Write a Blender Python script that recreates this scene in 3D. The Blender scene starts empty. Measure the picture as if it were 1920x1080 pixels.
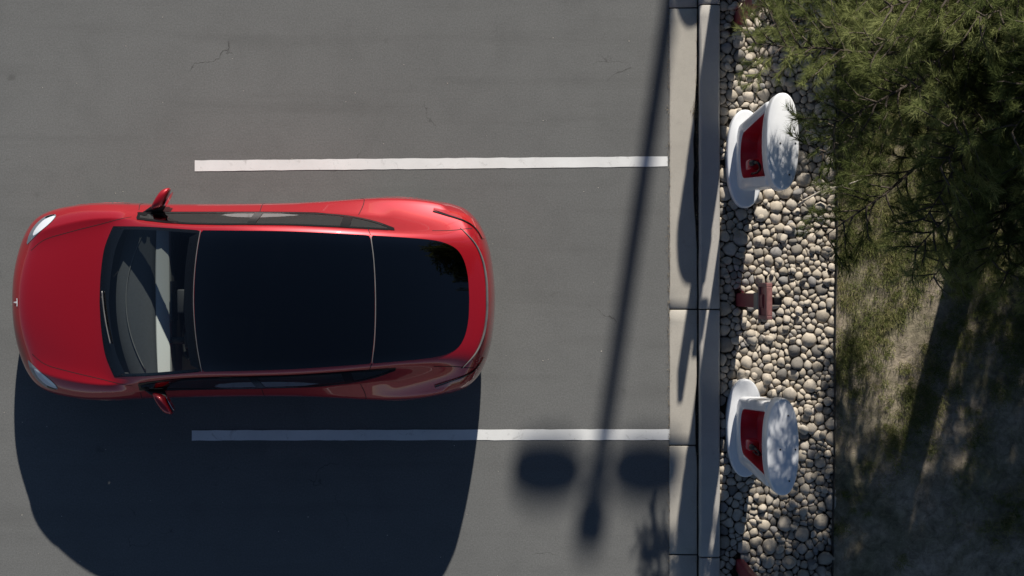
import bpy, bmesh, math, random
import numpy as np
from mathutils import Vector, Matrix
from mathutils.bvhtree import BVHTree
from mathutils.geometry import intersect_point_line

# ------------------------------------------------------------------ camera, world, sun, exposure
scene = bpy.context.scene
COL = scene.collection
CAM_H = 14.5
cam_d = bpy.data.cameras.new("camera")
cam = bpy.data.objects.new("camera", cam_d)
COL.objects.link(cam)
cam.location = (0, 0, CAM_H)
cam.rotation_euler = (0, 0, 0)
cam_d.lens = 50.0
cam_d.sensor_width = 36
cam_d.clip_end = 1000
scene.camera = cam

SUN_EL = math.radians(25.5)
SUN_DIR = Vector((0.152, 1.0, 0)).normalized()          # ground direction towards the sun
world = bpy.data.worlds.new("World")
scene.world = world
world.use_nodes = True
wn = world.node_tree
bg = wn.nodes["Background"]
sky = wn.nodes.new("ShaderNodeTexSky")
sky.sky_type = 'NISHITA'
sky.sun_disc = False
sky.altitude = 2500
sky.air_density = 0.85
sky.dust_density = 0.4
sky.sun_elevation = SUN_EL
sky.sun_rotation = math.atan2(SUN_DIR.x, SUN_DIR.y)
wn.links.new(sky.outputs[0], bg.inputs[0])
bg.inputs[1].default_value = 0.05

sun_d = bpy.data.lights.new("sun", 'SUN')
sun_d.energy = 5.0
sun_d.angle = math.radians(0.53)
sun_d.color = (1.0, 0.94, 0.86)
sun = bpy.data.objects.new("sun", sun_d)
COL.objects.link(sun)
to_sun = Vector((SUN_DIR.x * math.cos(SUN_EL), SUN_DIR.y * math.cos(SUN_EL), math.sin(SUN_EL)))
sun.rotation_euler = to_sun.to_track_quat('Z', 'Y').to_euler()
sun.location = to_sun * 40

vs = scene.view_settings
vs.view_transform = 'Standard'
vs.look = 'None'
vs.exposure = 0.5
vs.gamma = 1.0
vs.use_curve_mapping = False
scene.render.engine = 'CYCLES'
scene.cycles.max_bounces = 8
scene.cycles.transparent_max_bounces = 16
scene.cycles.caustics_reflective = False
scene.cycles.caustics_refractive = False

PPM = 184.0
def wx(px, z=0.0): return (px - 960) / PPM * (CAM_H - z) / CAM_H
def wy(py, z=0.0): return (540 - py) / PPM * (CAM_H - z) / CAM_H

# ------------------------------------------------------------------ materials
MATS = {}
def new_mat(name):
    m = bpy.data.materials.new(name); m.use_nodes = True
    MATS[name] = m
    nt = m.node_tree
    return m, nt, nt.nodes["Principled BSDF"]

def N(nt, typ, **kw):
    n = nt.nodes.new(typ)
    for k, v in kw.items():
        if k.startswith('i_'):
            n.inputs[k[2:].replace('_', ' ')].default_value = v
        else:
            setattr(n, k, v)
    return n

def ramp(nt, fac, stops, interp='LINEAR'):
    r = nt.nodes.new("ShaderNodeValToRGB")
    r.color_ramp.interpolation = interp
    els = r.color_ramp.elements
    while len(els) < len(stops): els.new(0.5)
    for e, (p, c) in zip(els, stops):
        e.position = p
        e.color = (*c, 1) if len(c) == 3 else c
    nt.links.new(fac, r.inputs[0])
    return r

def mix_rgb(nt, fac, a, b, mode='MIX'):
    n = nt.nodes.new("ShaderNodeMix"); n.data_type = 'RGBA'; n.blend_type = mode
    for sock, val in ((n.inputs[0], fac), (n.inputs[6], a), (n.inputs[7], b)):
        if hasattr(val, 'is_output') or isinstance(val, bpy.types.NodeSocket): nt.links.new(val, sock)
        elif isinstance(val, (int, float)): sock.default_value = val
        else: sock.default_value = (*val, 1)
    return n.outputs[2]

def noise(nt, scale, detail=4, rough=0.55, coord='Object', vec=None, dist=0.0):
    if vec is None:
        tc = nt.nodes.new("ShaderNodeTexCoord"); vec = tc.outputs[coord]
    n = nt.nodes.new("ShaderNodeTexNoise")
    n.inputs['Scale'].default_value = scale; n.inputs['Detail'].default_value = detail
    n.inputs['Roughness'].default_value = rough; n.inputs['Distortion'].default_value = dist
    nt.links.new(vec, n.inputs['Vector'])
    return n.outputs['Fac']

def bump(nt, bsdf, h, strength=0.3, dist=0.01, prev=None):
    b = nt.nodes.new("ShaderNodeBump"); b.inputs['Strength'].default_value = strength
    b.inputs['Distance'].default_value = dist
    nt.links.new(h, b.inputs['Height'])
    if prev: nt.links.new(prev.outputs[0], b.inputs['Normal'])
    nt.links.new(b.outputs[0], bsdf.inputs['Normal'])
    return b

def simple(name, col, rough=0.5, metal=0.0, coat=0.0, var=0.0, vscale=6, spec=0.5):
    m, nt, b = new_mat(name)
    b.inputs['Base Color'].default_value = (*col, 1)
    b.inputs['Roughness'].default_value = rough
    b.inputs['Metallic'].default_value = metal
    b.inputs['Coat Weight'].default_value = coat
    b.inputs['Coat Roughness'].default_value = 0.03
    b.inputs['Specular IOR Level'].default_value = spec
    if var:
        n = noise(nt, vscale)
        lo = tuple(c * (1 - var) for c in col); hi = tuple(min(1, c * (1 + var)) for c in col)
        r = ramp(nt, n, [(0.3, lo), (0.7, hi)])
        nt.links.new(r.outputs[0], b.inputs['Base Color'])
    return m

def mat_asphalt():
    m, nt, b = new_mat("asphalt")
    big = noise(nt, 0.35, 5, 0.6)
    mid = noise(nt, 2.2, 6, 0.65, dist=0.4)
    fine = noise(nt, 62, 5, 0.78)
    grit = noise(nt, 330, 2, 0.6)
    c1 = ramp(nt, big, [(0.3, (0.131, 0.134, 0.132)), (0.7, (0.150, 0.153, 0.150))]).outputs[0]
    c2 = ramp(nt, mid, [(0.25, (0.90, 0.90, 0.90)), (0.5, (1, 1, 1)), (0.8, (1.05, 1.05, 1.05))]).outputs[0]
    c = mix_rgb(nt, 1.0, c1, c2, 'MULTIPLY')
    c3 = ramp(nt, fine, [(0.32, (0.78, 0.78, 0.78)), (0.68, (1.20, 1.20, 1.20))]).outputs[0]
    c = mix_rgb(nt, 1.0, c, c3, 'MULTIPLY')
    c4 = ramp(nt, grit, [(0.3, (0.86, 0.86, 0.86)), (0.75, (1.14, 1.14, 1.13))]).outputs[0]
    c = mix_rgb(nt, 1.0, c, c4, 'MULTIPLY')
    # hairline cracks, only in a few patches
    tc = nt.nodes.new("ShaderNodeTexCoord")
    wob = N(nt, "ShaderNodeTexNoise"); wob.inputs['Scale'].default_value = 3.0; wob.inputs['Detail'].default_value = 5
    nt.links.new(tc.outputs['Object'], wob.inputs['Vector'])
    add = N(nt, "ShaderNodeVectorMath", operation='MULTIPLY_ADD')
    nt.links.new(wob.outputs['Color'], add.inputs[0]); add.inputs[1].default_value = (0.5, 0.5, 0)
    nt.links.new(tc.outputs['Object'], add.inputs[2])
    v = N(nt, "ShaderNodeTexVoronoi", feature='DISTANCE_TO_EDGE'); v.inputs['Scale'].default_value = 1.1
    nt.links.new(add.outputs[0], v.inputs['Vector'])
    cr = ramp(nt, v.outputs['Distance'], [(0.0, (1, 1, 1)), (0.0045, (0, 0, 0))]).outputs[0]
    patch = ramp(nt, noise(nt, 1.4, 2), [(0.60, (0, 0, 0)), (0.66, (0.75, 0.75, 0.75))]).outputs[0]
    mask = mix_rgb(nt, 1.0, cr, patch, 'MULTIPLY')
    c = mix_rgb(nt, mask, c, (0.035, 0.034, 0.032))
    # oil drips where cars stand and faint rubbed tyre tracks running into the bays
    oil = ramp(nt, noise(nt, 3.4, 3, 0.5, dist=0.2), [(0.70, (0, 0, 0)), (0.80, (0.45, 0.45, 0.45))]).outputs[0]
    c = mix_rgb(nt, oil, c, (0.05, 0.05, 0.048))
    mp = N(nt, "ShaderNodeMapping"); nt.links.new(tc.outputs['Object'], mp.inputs['Vector']); mp.inputs['Scale'].default_value = (0.16, 2.3, 1)
    trk = ramp(nt, noise(nt, 1.6, 4, 0.6, vec=mp.outputs[0]), [(0.52, (0, 0, 0)), (0.72, (0.22, 0.22, 0.22))]).outputs[0]
    c = mix_rgb(nt, trk, c, (0.075, 0.075, 0.072))
    # pale dusty scuffs
    sc = ramp(nt, noise(nt, 5.5, 8, 0.72, dist=1.2), [(0.66, (0, 0, 0)), (0.78, (0.35, 0.35, 0.35))]).outputs[0]
    c = mix_rgb(nt, sc, c, (0.20, 0.195, 0.18))
    nt.links.new(c, b.inputs['Base Color'])
    b.inputs['Roughness'].default_value = 0.88
    b.inputs['Specular IOR Level'].default_value = 0.25
    bp = bump(nt, b, fine, 0.25, 0.004)
    return m

def mat_concrete(name, col, stain=0.5):
    m, nt, b = new_mat(name)
    big = noise(nt, 1.6, 6, 0.65, dist=0.3)
    fine = noise(nt, 120, 3, 0.7)
    streak = noise(nt, 7, 7, 0.75, dist=0.8)
    c = ramp(nt, big, [(0.25, tuple(x * 0.82 for x in col)), (0.75, tuple(min(1, x * 1.08) for x in col))]).outputs[0]
    c = mix_rgb(nt, 1.0, c, ramp(nt, fine, [(0.3, (0.9, 0.9, 0.9)), (0.7, (1.08, 1.08, 1.08))]).outputs[0], 'MULTIPLY')
    s = ramp(nt, streak, [(0.58, (0, 0, 0)), (0.8, (stain, stain, stain))]).outputs[0]
    c = mix_rgb(nt, s, c, tuple(x * 0.55 for x in col))
    nt.links.new(c, b.inputs['Base Color'])
    b.inputs['Roughness'].default_value = 0.85
    b.inputs['Specular IOR Level'].default_value = 0.3
    bump(nt, b, fine, 0.25, 0.003)
    return m

def mat_line():
    m, nt, b = new_mat("line_paint")
    n1 = noise(nt, 9, 8, 0.75, dist=0.6); n2 = noise(nt, 150, 3, 0.7)
    c = ramp(nt, noise(nt, 2.5, 5, 0.6), [(0.3, (0.66, 0.67, 0.66)), (0.7, (0.76, 0.77, 0.76))]).outputs[0]
    worn = ramp(nt, n1, [(0.57, (0, 0, 0)), (0.72, (0.6, 0.6, 0.6))]).outputs[0]
    c = mix_rgb(nt, worn, c, (0.27, 0.265, 0.25))
    c = mix_rgb(nt, ramp(nt, n2, [(0.63, (0, 0, 0)), (0.75, (0.5, 0.5, 0.5))]).outputs[0], c, (0.3, 0.3, 0.28))
    nt.links.new(c, b.inputs['Base Color']); b.inputs['Roughness'].default_value = 0.7
    bump(nt, b, n2, 0.2, 0.003)
    return m

def mat_paint():
    m, nt, b = new_mat("red_car_paint")
    b.inputs['Base Color'].default_value = (0.33, 0.006, 0.018, 1)
    b.inputs['Metallic'].default_value = 0.35
    b.inputs['Roughness'].default_value = 0.38
    b.inputs['Coat Weight'].default_value = 1.0
    b.inputs['Coat Roughness'].default_value = 0.02
    b.inputs['Coat IOR'].default_value = 1.5
    fl = noise(nt, 900, 1, 0.5)
    c = ramp(nt, fl, [(0.35, (0.31, 0.003, 0.010)), (0.7, (0.40, 0.005, 0.015))]).outputs[0]
    nt.links.new(c, b.inputs['Base Color'])
    return m

def mat_glass(name, tint, refl=1.0, rough=0.0, ior=1.5):
    m = bpy.data.materials.new(name); m.use_nodes = True; MATS[name] = m
    nt = m.node_tree; nt.nodes.clear()
    out = nt.nodes.new("ShaderNodeOutputMaterial")
    tr = nt.nodes.new("ShaderNodeBsdfTransparent"); tr.inputs[0].default_value = (*tint, 1)
    gl = nt.nodes.new("ShaderNodeBsdfGlossy"); gl.inputs['Roughness'].default_value = rough
    gl.inputs['Color'].default_value = (refl, refl, refl, 1)
    fr = nt.nodes.new("ShaderNodeFresnel")
    ge = nt.nodes.new("ShaderNodeNewGeometry"); mr = nt.nodes.new("ShaderNodeMapRange")   # a thin pane reflects alike from both faces
    mr.inputs['To Min'].default_value = ior; mr.inputs['To Max'].default_value = 1 / ior
    nt.links.new(ge.outputs['Backfacing'], mr.inputs['Value']); nt.links.new(mr.outputs[0], fr.inputs[0])
    mx = nt.nodes.new("ShaderNodeMixShader")
    nt.links.new(fr.outputs[0], mx.inputs[0]); nt.links.new(tr.outputs[0], mx.inputs[1])
    nt.links.new(gl.outputs[0], mx.inputs[2]); nt.links.new(mx.outputs[0], out.inputs[0])
    return m

def mat_stone():
    m, nt, b = new_mat("river_stone")
    oi = nt.nodes.new("ShaderNodeObjectInfo")
    geo = nt.nodes.new("ShaderNodeNewGeometry")
    at = nt.nodes.new("ShaderNodeAttribute"); at.attribute_name = "tone"; at.attribute_type = 'GEOMETRY'
    c = ramp(nt, at.outputs['Fac'], [(0.0, (0.17, 0.16, 0.145)), (0.2, (0.34, 0.30, 0.24)), (0.5, (0.48, 0.425, 0.345)),
                                     (0.75, (0.42, 0.38, 0.32)), (0.9, (0.55, 0.485, 0.40)), (1.0, (0.25, 0.24, 0.23))]).outputs[0]
    n1 = noise(nt, 18, 5, 0.65, dist=0.5); n2 = noise(nt, 140, 3, 0.7)
    c = mix_rgb(nt, 1.0, c, ramp(nt, n1, [(0.25, (0.8, 0.8, 0.8)), (0.75, (1.12, 1.11, 1.1))]).outputs[0], 'MULTIPLY')
    c = mix_rgb(nt, 1.0, c, ramp(nt, n2, [(0.3, (0.9, 0.9, 0.9)), (0.7, (1.08, 1.08, 1.08))]).outputs[0], 'MULTIPLY')
    nt.links.new(c, b.inputs['Base Color']); b.inputs['Roughness'].default_value = 0.8
    b.inputs['Specular IOR Level'].default_value = 0.3
    bump(nt, b, n1, 0.35, 0.01)
    return m

def mat_soil(name, a, b_, c_):
    m, nt, b = new_mat(name)
    n1 = noise(nt, 1.3, 6, 0.65, dist=0.4); n2 = noise(nt, 9, 8, 0.72, dist=0.5); n3 = noise(nt, 140, 3, 0.7)
    c = ramp(nt, n1, [(0.36, a), (0.5, b_), (0.64, c_)]).outputs[0]
    c = mix_rgb(nt, 1.0, c, ramp(nt, n2, [(0.32, (0.42, 0.42, 0.42)), (0.68, (1.25, 1.25, 1.25))]).outputs[0], 'MULTIPLY')
    c = mix_rgb(nt, 1.0, c, ramp(nt, n3, [(0.3, (0.75, 0.75, 0.75)), (0.7, (1.2, 1.2, 1.2))]).outputs[0], 'MULTIPLY')
    nt.links.new(c, b.inputs['Base Color']); b.inputs['Roughness'].default_value = 0.95
    b.inputs['Specular IOR Level'].default_value = 0.15
    bump(nt, b, n2, 0.7, 0.03)
    return m

def mat_leaf(name, stops, trans=0.35, scale=1.6):
    m = bpy.data.materials.new(name); m.use_nodes = True; MATS[name] = m
    nt = m.node_tree; nt.nodes.clear()
    out = nt.nodes.new("ShaderNodeOutputMaterial")
    at = nt.nodes.new("ShaderNodeAttribute"); at.attribute_name = "tone"; at.attribute_type = 'GEOMETRY'
    n1 = noise(nt, scale, 3, 0.6)
    ad = N(nt, "ShaderNodeMath", operation='ADD'); nt.links.new(at.outputs['Fac'], ad.inputs[0]); nt.links.new(n1, ad.inputs[1])
    ml = N(nt, "ShaderNodeMath", operation='MULTIPLY'); nt.links.new(ad.outputs[0], ml.inputs[0]); ml.inputs[1].default_value = 0.5
    c = ramp(nt, ml.outputs[0], stops).outputs[0]
    d = nt.nodes.new("ShaderNodeBsdfDiffuse"); t = nt.nodes.new("ShaderNodeBsdfTranslucent")
    nt.links.new(c, d.inputs[0]); nt.links.new(c, t.inputs[0])
    mx = nt.nodes.new("ShaderNodeMixShader"); mx.inputs[0].default_value = trans
    nt.links.new(d.outputs[0], mx.inputs[1]); nt.links.new(t.outputs[0], mx.inputs[2]); nt.links.new(mx.outputs[0], out.inputs[0])
    return m

mat_asphalt(); mat_concrete("gutter_concrete", (0.42, 0.395, 0.345), 0.75); mat_concrete("kerb_concrete", (0.43, 0.41, 0.375), 0.65)
mat_line(); mat_paint(); mat_stone()
mat_soil("bed_soil", (0.035, 0.03, 0.024), (0.05, 0.042, 0.033), (0.07, 0.06, 0.045))
mat_soil("lawn_soil", (0.17, 0.16, 0.10), (0.27, 0.235, 0.165), (0.37, 0.31, 0.24))
mat_glass("windscreen_glass", (0.80, 0.84, 0.83), 0.9)
mat_glass("side_glass", (0.42, 0.45, 0.44), 1.0, 0.0, 4.6)
mat_glass("roof_tint_glass", (0.012, 0.014, 0.018), 1.0, 0.0, 1.8)
mat_glass("lens_glass", (0.9, 0.92, 0.95), 0.9)
simple("black_gloss", (0.006, 0.006, 0.007), 0.15, 0, 0.0, spec=0.35)
simple("black_trim", (0.012, 0.012, 0.013), 0.45)
simple("rubber", (0.018, 0.018, 0.018), 0.8, var=0.2)
simple("gap_dark", (0.008, 0.008, 0.008), 0.9)
simple("rim_grey", (0.22, 0.22, 0.23), 0.35, 0.85)
simple("dash_vinyl", (0.052, 0.056, 0.060), 0.65, var=0.08, vscale=40)
simple("cabin_black", (0.018, 0.018, 0.020), 0.7)
simple("white_trim", (0.72, 0.73, 0.71), 0.5)
simple("screen_black", (0.01, 0.01, 0.012), 0.1, 0, 0.5)
simple("lamp_white", (0.85, 0.87, 0.88), 0.25, 0.0, 0.5)
simple("lamp_grey", (0.22, 0.25, 0.28), 0.25, 0.2, 0.6)
simple("lamp_red", (0.36, 0.01, 0.012), 0.15, 0, 1.0)
simple("chrome", (0.75, 0.75, 0.76), 0.12, 1.0)
simple("charger_white", (0.72, 0.735, 0.75), 0.38, 0, 0.25, var=0.05, vscale=5)
simple("charger_red", (0.52, 0.012, 0.028), 0.35, 0, 0.4, var=0.1, vscale=9)
simple("post_red", (0.20, 0.018, 0.028), 0.5, 0, 0.15, var=0.2, vscale=14)
simple("sign_faded", (0.24, 0.105, 0.095), 0.55, var=0.2, vscale=12)
simple("steel_grey", (0.20, 0.20, 0.195), 0.45, 0.5, var=0.15, vscale=10)
simple("edging_black", (0.02, 0.019, 0.017), 0.8, var=0.3, vscale=8)
simple("bark", (0.07, 0.055, 0.042), 0.95, var=0.5, vscale=14)
simple("dead_wood", (0.38, 0.34, 0.28), 0.85, var=0.35, vscale=20)
simple("debris_pale", (0.50, 0.46, 0.40), 0.9)
mat_leaf("needles", [(0.25, (0.048, 0.064, 0.022)), (0.5, (0.140, 0.168, 0.058)), (0.75, (0.31, 0.33, 0.135))], 0.45, 1.3)
mat_leaf("grass_blades", [(0.25, (0.10, 0.125, 0.040)), (0.5, (0.20, 0.21, 0.080)), (0.75, (0.40, 0.34, 0.19))], 0.4, 1.1)
mat_leaf("dry_grass", [(0.2, (0.16, 0.12, 0.07)), (0.8, (0.34, 0.27, 0.17))], 0.2, 3)

# ------------------------------------------------------------------ object helpers
def link(o, parent=None, **props):
    COL.objects.link(o)
    if parent: o.parent = parent
    for k, v in props.items(): o[k] = v
    return o

def mesh_from(name, verts, faces, mat=None, smooth=True):
    me = bpy.data.meshes.new(name)
    me.from_pydata([tuple(v) for v in verts], [], [tuple(f) for f in faces])
    if mat: me.materials.append(MATS[mat])
    if smooth: me.polygons.foreach_set('use_smooth', [True] * len(me.polygons))
    me.update()
    return me

def obj(name, verts, faces, mat, parent=None, smooth=True, **props):
    return link(bpy.data.objects.new(name, mesh_from(name, verts, faces, mat, smooth)), parent, **props)

def empty(name, loc=(0, 0, 0), rz=0.0, **props):
    o = bpy.data.objects.new(name, None); o.empty_display_size = 0.2
    o.location = loc; o.rotation_euler = (0, 0, rz)
    return link(o, None, **props)

class MB:
    def __init__(self): self.v = []; self.f = []
    def add(self, v, f):
        n = len(self.v); self.v += [tuple(p) for p in v]; self.f += [tuple(i + n for i in q) for q in f]
    def box(self, x0, x1, y0, y1, z0, z1):
        self.add([(x0, y0, z0), (x1, y0, z0), (x1, y1, z0), (x0, y1, z0), (x0, y0, z1), (x1, y0, z1), (x1, y1, z1), (x0, y1, z1)],
                 [(3, 2, 1, 0), (4, 5, 6, 7), (0, 1, 5, 4), (1, 2, 6, 5), (2, 3, 7, 6), (3, 0, 4, 7)])
    def bbox(self, x0, x1, y0, y1, z0, z1, b=0.01, seg=2):
        bm = bmesh.new(); bmesh.ops.create_cube(bm, size=1)
        for v in bm.verts:
            v.co = Vector(((x0 + x1) / 2 + v.co.x * (x1 - x0), (y0 + y1) / 2 + v.co.y * (y1 - y0), (z0 + z1) / 2 + v.co.z * (z1 - z0)))
        bmesh.ops.bevel(bm, geom=bm.edges[:], offset=b, segments=seg, affect='EDGES', profile=0.5)
        bm.verts.index_update()
        self.add([v.co[:] for v in bm.verts], [[v.index for v in f.verts] for f in bm.faces]); bm.free()
    def tube(self, pts, rad, n=8, caps=True):
        pts = [Vector(p) for p in pts]; base = len(self.v)
        if not hasattr(rad, '__len__'): rad = [rad] * len(pts)
        ref = Vector((0, 0, 1))
        for i, p in enumerate(pts):
            t = (pts[min(i + 1, len(pts) - 1)] - pts[max(i - 1, 0)]).normalized()
            r_ = ref if abs(t.dot(ref)) < 0.95 else Vector((1, 0, 0))
            a = t.cross(r_).normalized(); b = t.cross(a)
            for k in range(n):
                th = 2 * math.pi * k / n
                self.v.append(tuple(p + (a * math.cos(th) + b * math.sin(th)) * rad[i]))
        for i in range(len(pts) - 1):
            for k in range(n):
                self.f.append((base + i * n + k, base + i * n + (k + 1) % n, base + (i + 1) * n + (k + 1) % n, base + (i + 1) * n + k))
        if caps:
            self.f.append(tuple(base + k for k in reversed(range(n))))
            self.f.append(tuple(base + (len(pts) - 1) * n + k for k in range(n)))
    def loft(self, rings, closed=True, cap0=True, cap1=True):
        n = len(rings[0]); base = len(self.v)
        for r in rings: self.v += [tuple(p) for p in r]
        for i in range(len(rings) - 1):
            for k in range(n if closed else n - 1):
                self.f.append((base + i * n + k, base + i * n + (k + 1) % n, base + (i + 1) * n + (k + 1) % n, base + (i + 1) * n + k))
        if cap0: self.f.append(tuple(base + k for k in reversed(range(n))))
        if cap1: self.f.append(tuple(base + (len(rings) - 1) * n + k for k in range(n)))
    def build(self, name, mat, parent=None, smooth=True, **props):
        return obj(name, self.v, self.f, mat, parent, smooth, **props)

def flat_edges(o, deg=35):
    """smooth shading with sharp edges kept crisp"""
    me = o.data; bm = bmesh.new(); bm.from_mesh(me)
    lim = math.radians(deg)
    for e in bm.edges:
        if len(e.link_faces) == 2 and e.calc_face_angle(0) > lim: e.smooth = False
    bm.to_mesh(me); bm.free()
    return o

def superellipse(a, b, n=40, p=2.6, cx=0, cy=0):
    out = []
    for i in range(n):
        t = 2 * math.pi * i / n
        c, s = math.cos(t), math.sin(t)
        out.append((cx + a * math.copysign(abs(c) ** (2 / p), c), cy + b * math.copysign(abs(s) ** (2 / p), s)))
    return out

def pchip(keys):
    xs = np.array([k[0] for k in keys], float); ys = np.array([k[1] for k in keys], float)
    h = np.diff(xs); d = np.diff(ys) / h
    m = np.zeros(len(xs)); m[0] = d[0]; m[-1] = d[-1]
    for i in range(1, len(xs) - 1):
        if d[i - 1] * d[i] > 0:
            w1 = 2 * h[i] + h[i - 1]; w2 = h[i] + 2 * h[i - 1]
            m[i] = (w1 + w2) / (w1 / d[i - 1] + w2 / d[i])
    def f(x):
        x = min(max(x, xs[0]), xs[-1])
        i = min(int(np.searchsorted(xs, x, side='right')) - 1, len(xs) - 2); i = max(i, 0)
        t = (x - xs[i]) / h[i]
        return float((2 * t**3 - 3 * t**2 + 1) * ys[i] + (t**3 - 2 * t**2 + t) * h[i] * m[i] + (-2 * t**3 + 3 * t**2) * ys[i + 1] + (t**3 - t**2) * h[i] * m[i + 1])
    return f

def set_tone(me, vals):
    a = me.attributes.new("tone", 'FLOAT', 'POINT'); a.data.foreach_set('value', vals)

# ================================================================== THE SETTING
KX0, KX1, KX2 = wx(1255), wx(1309), wx(1347)     # gutter start, kerb start, kerb end
BX1 = wx(1568)                                    # end of the stone bed
# ground sheet under everything, asphalt lot on the left, soil on the right
obj("ground", [(-120, -120, -0.03), (120, -120, -0.03), (120, 120, -0.03), (-120, 120, -0.03)], [(0, 1, 2, 3)], "lawn_soil", smooth=False, kind="structure")
obj("asphalt_lot", [(-60, -60, 0), (KX0, -60, 0), (KX0, 60, 0), (-60, 60, 0)], [(0, 1, 2, 3)], "asphalt", smooth=False, kind="structure")

# painted stall lines
def stall_line(x0, x1, yl0, yl1, yr0, yr1):
    n = 60; rng = random.Random(int(yl0)); v = []; f = []
    for i in range(n + 1):
        t = i / n; x = wx(x0) + (wx(x1) - wx(x0)) * t
        a = wy(yl0 + (yr0 - yl0) * t) + rng.uniform(-.0025, .0025); b = wy(yl1 + (yr1 - yl1) * t) + rng.uniform(-.0025, .0025)
        v += [(x, a, 0.004), (x, b, 0.004)]
        if i: f.append((2 * i - 2, 2 * i - 1, 2 * i + 1, 2 * i))
    return obj("parking_line", v, f, "line_paint", smooth=False, kind="structure")
stall_line(365, 1252, 300.5, 321, 293, 312)
stall_line(359.5, 1256, 807, 826, 804.5, 825)
stall_line(368, 1250, -206, -186, -214, -195)
stall_line(357, 1257, 1312, 1331, 1309, 1329)

# kerb: gutter slabs and kerb stones with open joints
kerb_root = empty("kerb", (KX0, 0, 0), kind="structure")
def kerb_piece(name, x0, x1, y0, y1, ztop0, ztop1, mat, seed, b=0.012, bite=None):
    rng = random.Random(seed); mb = MB()
    ny = max(6, int(abs(y1 - y0) / 0.12)); prof = []
    x0 -= KX0; x1 -= KX0
    rings = []
    for i in range(ny + 1):
        t = i / ny; y = y0 + (y1 - y0) * t
        e = b if 0 < i < ny else b * 1.6
        y_ = y + (0.0 if 0 < i < ny else 0)
        j0 = rng.uniform(-.0022, .0022); j1 = rng.uniform(-.0022, .0022)
        drop = 0.010 if i in (0, ny) else 0
        if bite: j1 -= bite(y) * rng.uniform(.7, 1.15)
        rings.append([(x0 + j0, y_, -0.05), (x0 + j0, y_, ztop0 - e - drop), (x0 + e + j0, y_, ztop0 - drop), ((x0 + x1) / 2, y_, (ztop0 + ztop1) / 2 - drop),
                      (x1 - e + j1, y_, ztop1 - drop), (x1 + j1, y_, ztop1 - e - drop), (x1 + j1, y_, -0.05)])
    # pull the end rings in a little so the arris is rounded
    first = [(p[0], p[1] + (0.0), p[2]) for p in rings[0]]
    rings.insert(1, [(p[0], p[1] + math.copysign(0.012, y1 - y0), q[2]) for p, q in zip(rings[0], rings[1])])
    rings.insert(-1, [(p[0], p[1] - math.copysign(0.012, y1 - y0), q[2]) for p, q in zip(rings[-1], rings[-2])])
    mb.loft(rings)
    o = mb.build(name, mat, kerb_root); flat_edges(o, 40)
    return o
G = 0.006
gut_j = [1700, 1330, 1040, 835, 580, 15, -500, -1000]
krb_j = [1700, 1330, 1042, 580, 12, -500, -1000]
for i in range(len(gut_j) - 1):
    kerb_piece("gutter_slab", KX0, KX1 - 0.012, wy(gut_j[i]) + G, wy(gut_j[i + 1]) - G, 0.012, 0.03, "gutter_concrete", 11 + i, 0.008, bite=lambda y: .034 * math.exp(-((y - wy(290)) / .75) ** 4) + .02 * math.exp(-((y - wy(790)) / .35) ** 4))
for i in range(len(krb_j) - 1):
    kerb_piece("kerb_stone", KX1 + 0.004, KX2, wy(krb_j[i]) + G, wy(krb_j[i + 1]) - G, 0.115, 0.12, "kerb_concrete", 41 + i, 0.016)
MB_ = MB(); MB_.box(0.004, KX2 - KX0 - 0.004, wy(1700), wy(-1000), -0.06, -0.004); MB_.build("joint_bed", "gap_dark", kerb_root, smooth=False)

# planting strip soil and lawn soil (gently uneven sheets)
def sheet(name, x0, x1, y0, y1, z, amp, nx, ny, mat, seed, xl=None):
    rng = np.random.default_rng(seed); v = []; f = []
    ph = rng.uniform(0, 6.28, 6)
    for j in range(ny + 1):
        for i in range(nx + 1):
            y = y0 + (y1 - y0) * j / ny
            xa = x0 if xl is None else xl(y)
            x = xa + (x1 - xa) * (i / nx) ** 1.6
            h = amp * (math.sin(1.3 * x + ph[0]) * math.cos(1.1 * y + ph[1]) + 0.5 * math.sin(3.1 * x + 2.3 * y + ph[2]) + 0.25 * math.sin(7 * x - 5 * y + ph[3]))
            v.append((x, y, z + h))
            if i and j:
                a = j * (nx + 1) + i; f.append((a - nx - 2, a - nx - 1, a, a - 1))
    return obj(name, v, f, mat, kind="structure")
EDGE = lambda y: BX1 - 0.022 + 0.012 * y       # the edging leans slightly
rock_bed = sheet("rock_bed", KX2 + 0.002, 2.0, -6, 6, 0.03, 0.004, 6, 60, "bed_soil", 3)
# rebuild the bed as a clean strip
rock_bed.data = mesh_from("rock_bed", [(KX2 + 0.002, -6.2, 0.03), (EDGE(-6.2) - .004, -6.2, 0.03), (EDGE(6.2) - .004, 6.2, 0.03), (KX2 + 0.002, 6.2, 0.03)], [(0, 1, 2, 3)], "bed_soil", False)
LAWN_Z = 0.075
def lawn_h(x, y):
    return LAWN_Z + 0.012 * (math.sin(1.3 * x + 1) * math.cos(1.1 * y) + 0.5 * math.sin(3.1 * x + 2.3 * y) + 0.3 * math.sin(7 * x - 5 * y + 2))
v = []; f = []; nx, ny = 50, 90
for j in range(ny + 1):
    y = -9 + 18 * j / ny
    for i in range(nx + 1):
        x = EDGE(y) + 0.012 + (14 - EDGE(y)) * (i / nx) ** 1.7
        v.append((x, y, lawn_h(x, y)))
        if i and j:
            a = j * (nx + 1) + i; f.append((a - nx - 2, a - nx - 1, a, a - 1))
obj("lawn", v, f, "lawn_soil", kind="structure")

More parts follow.
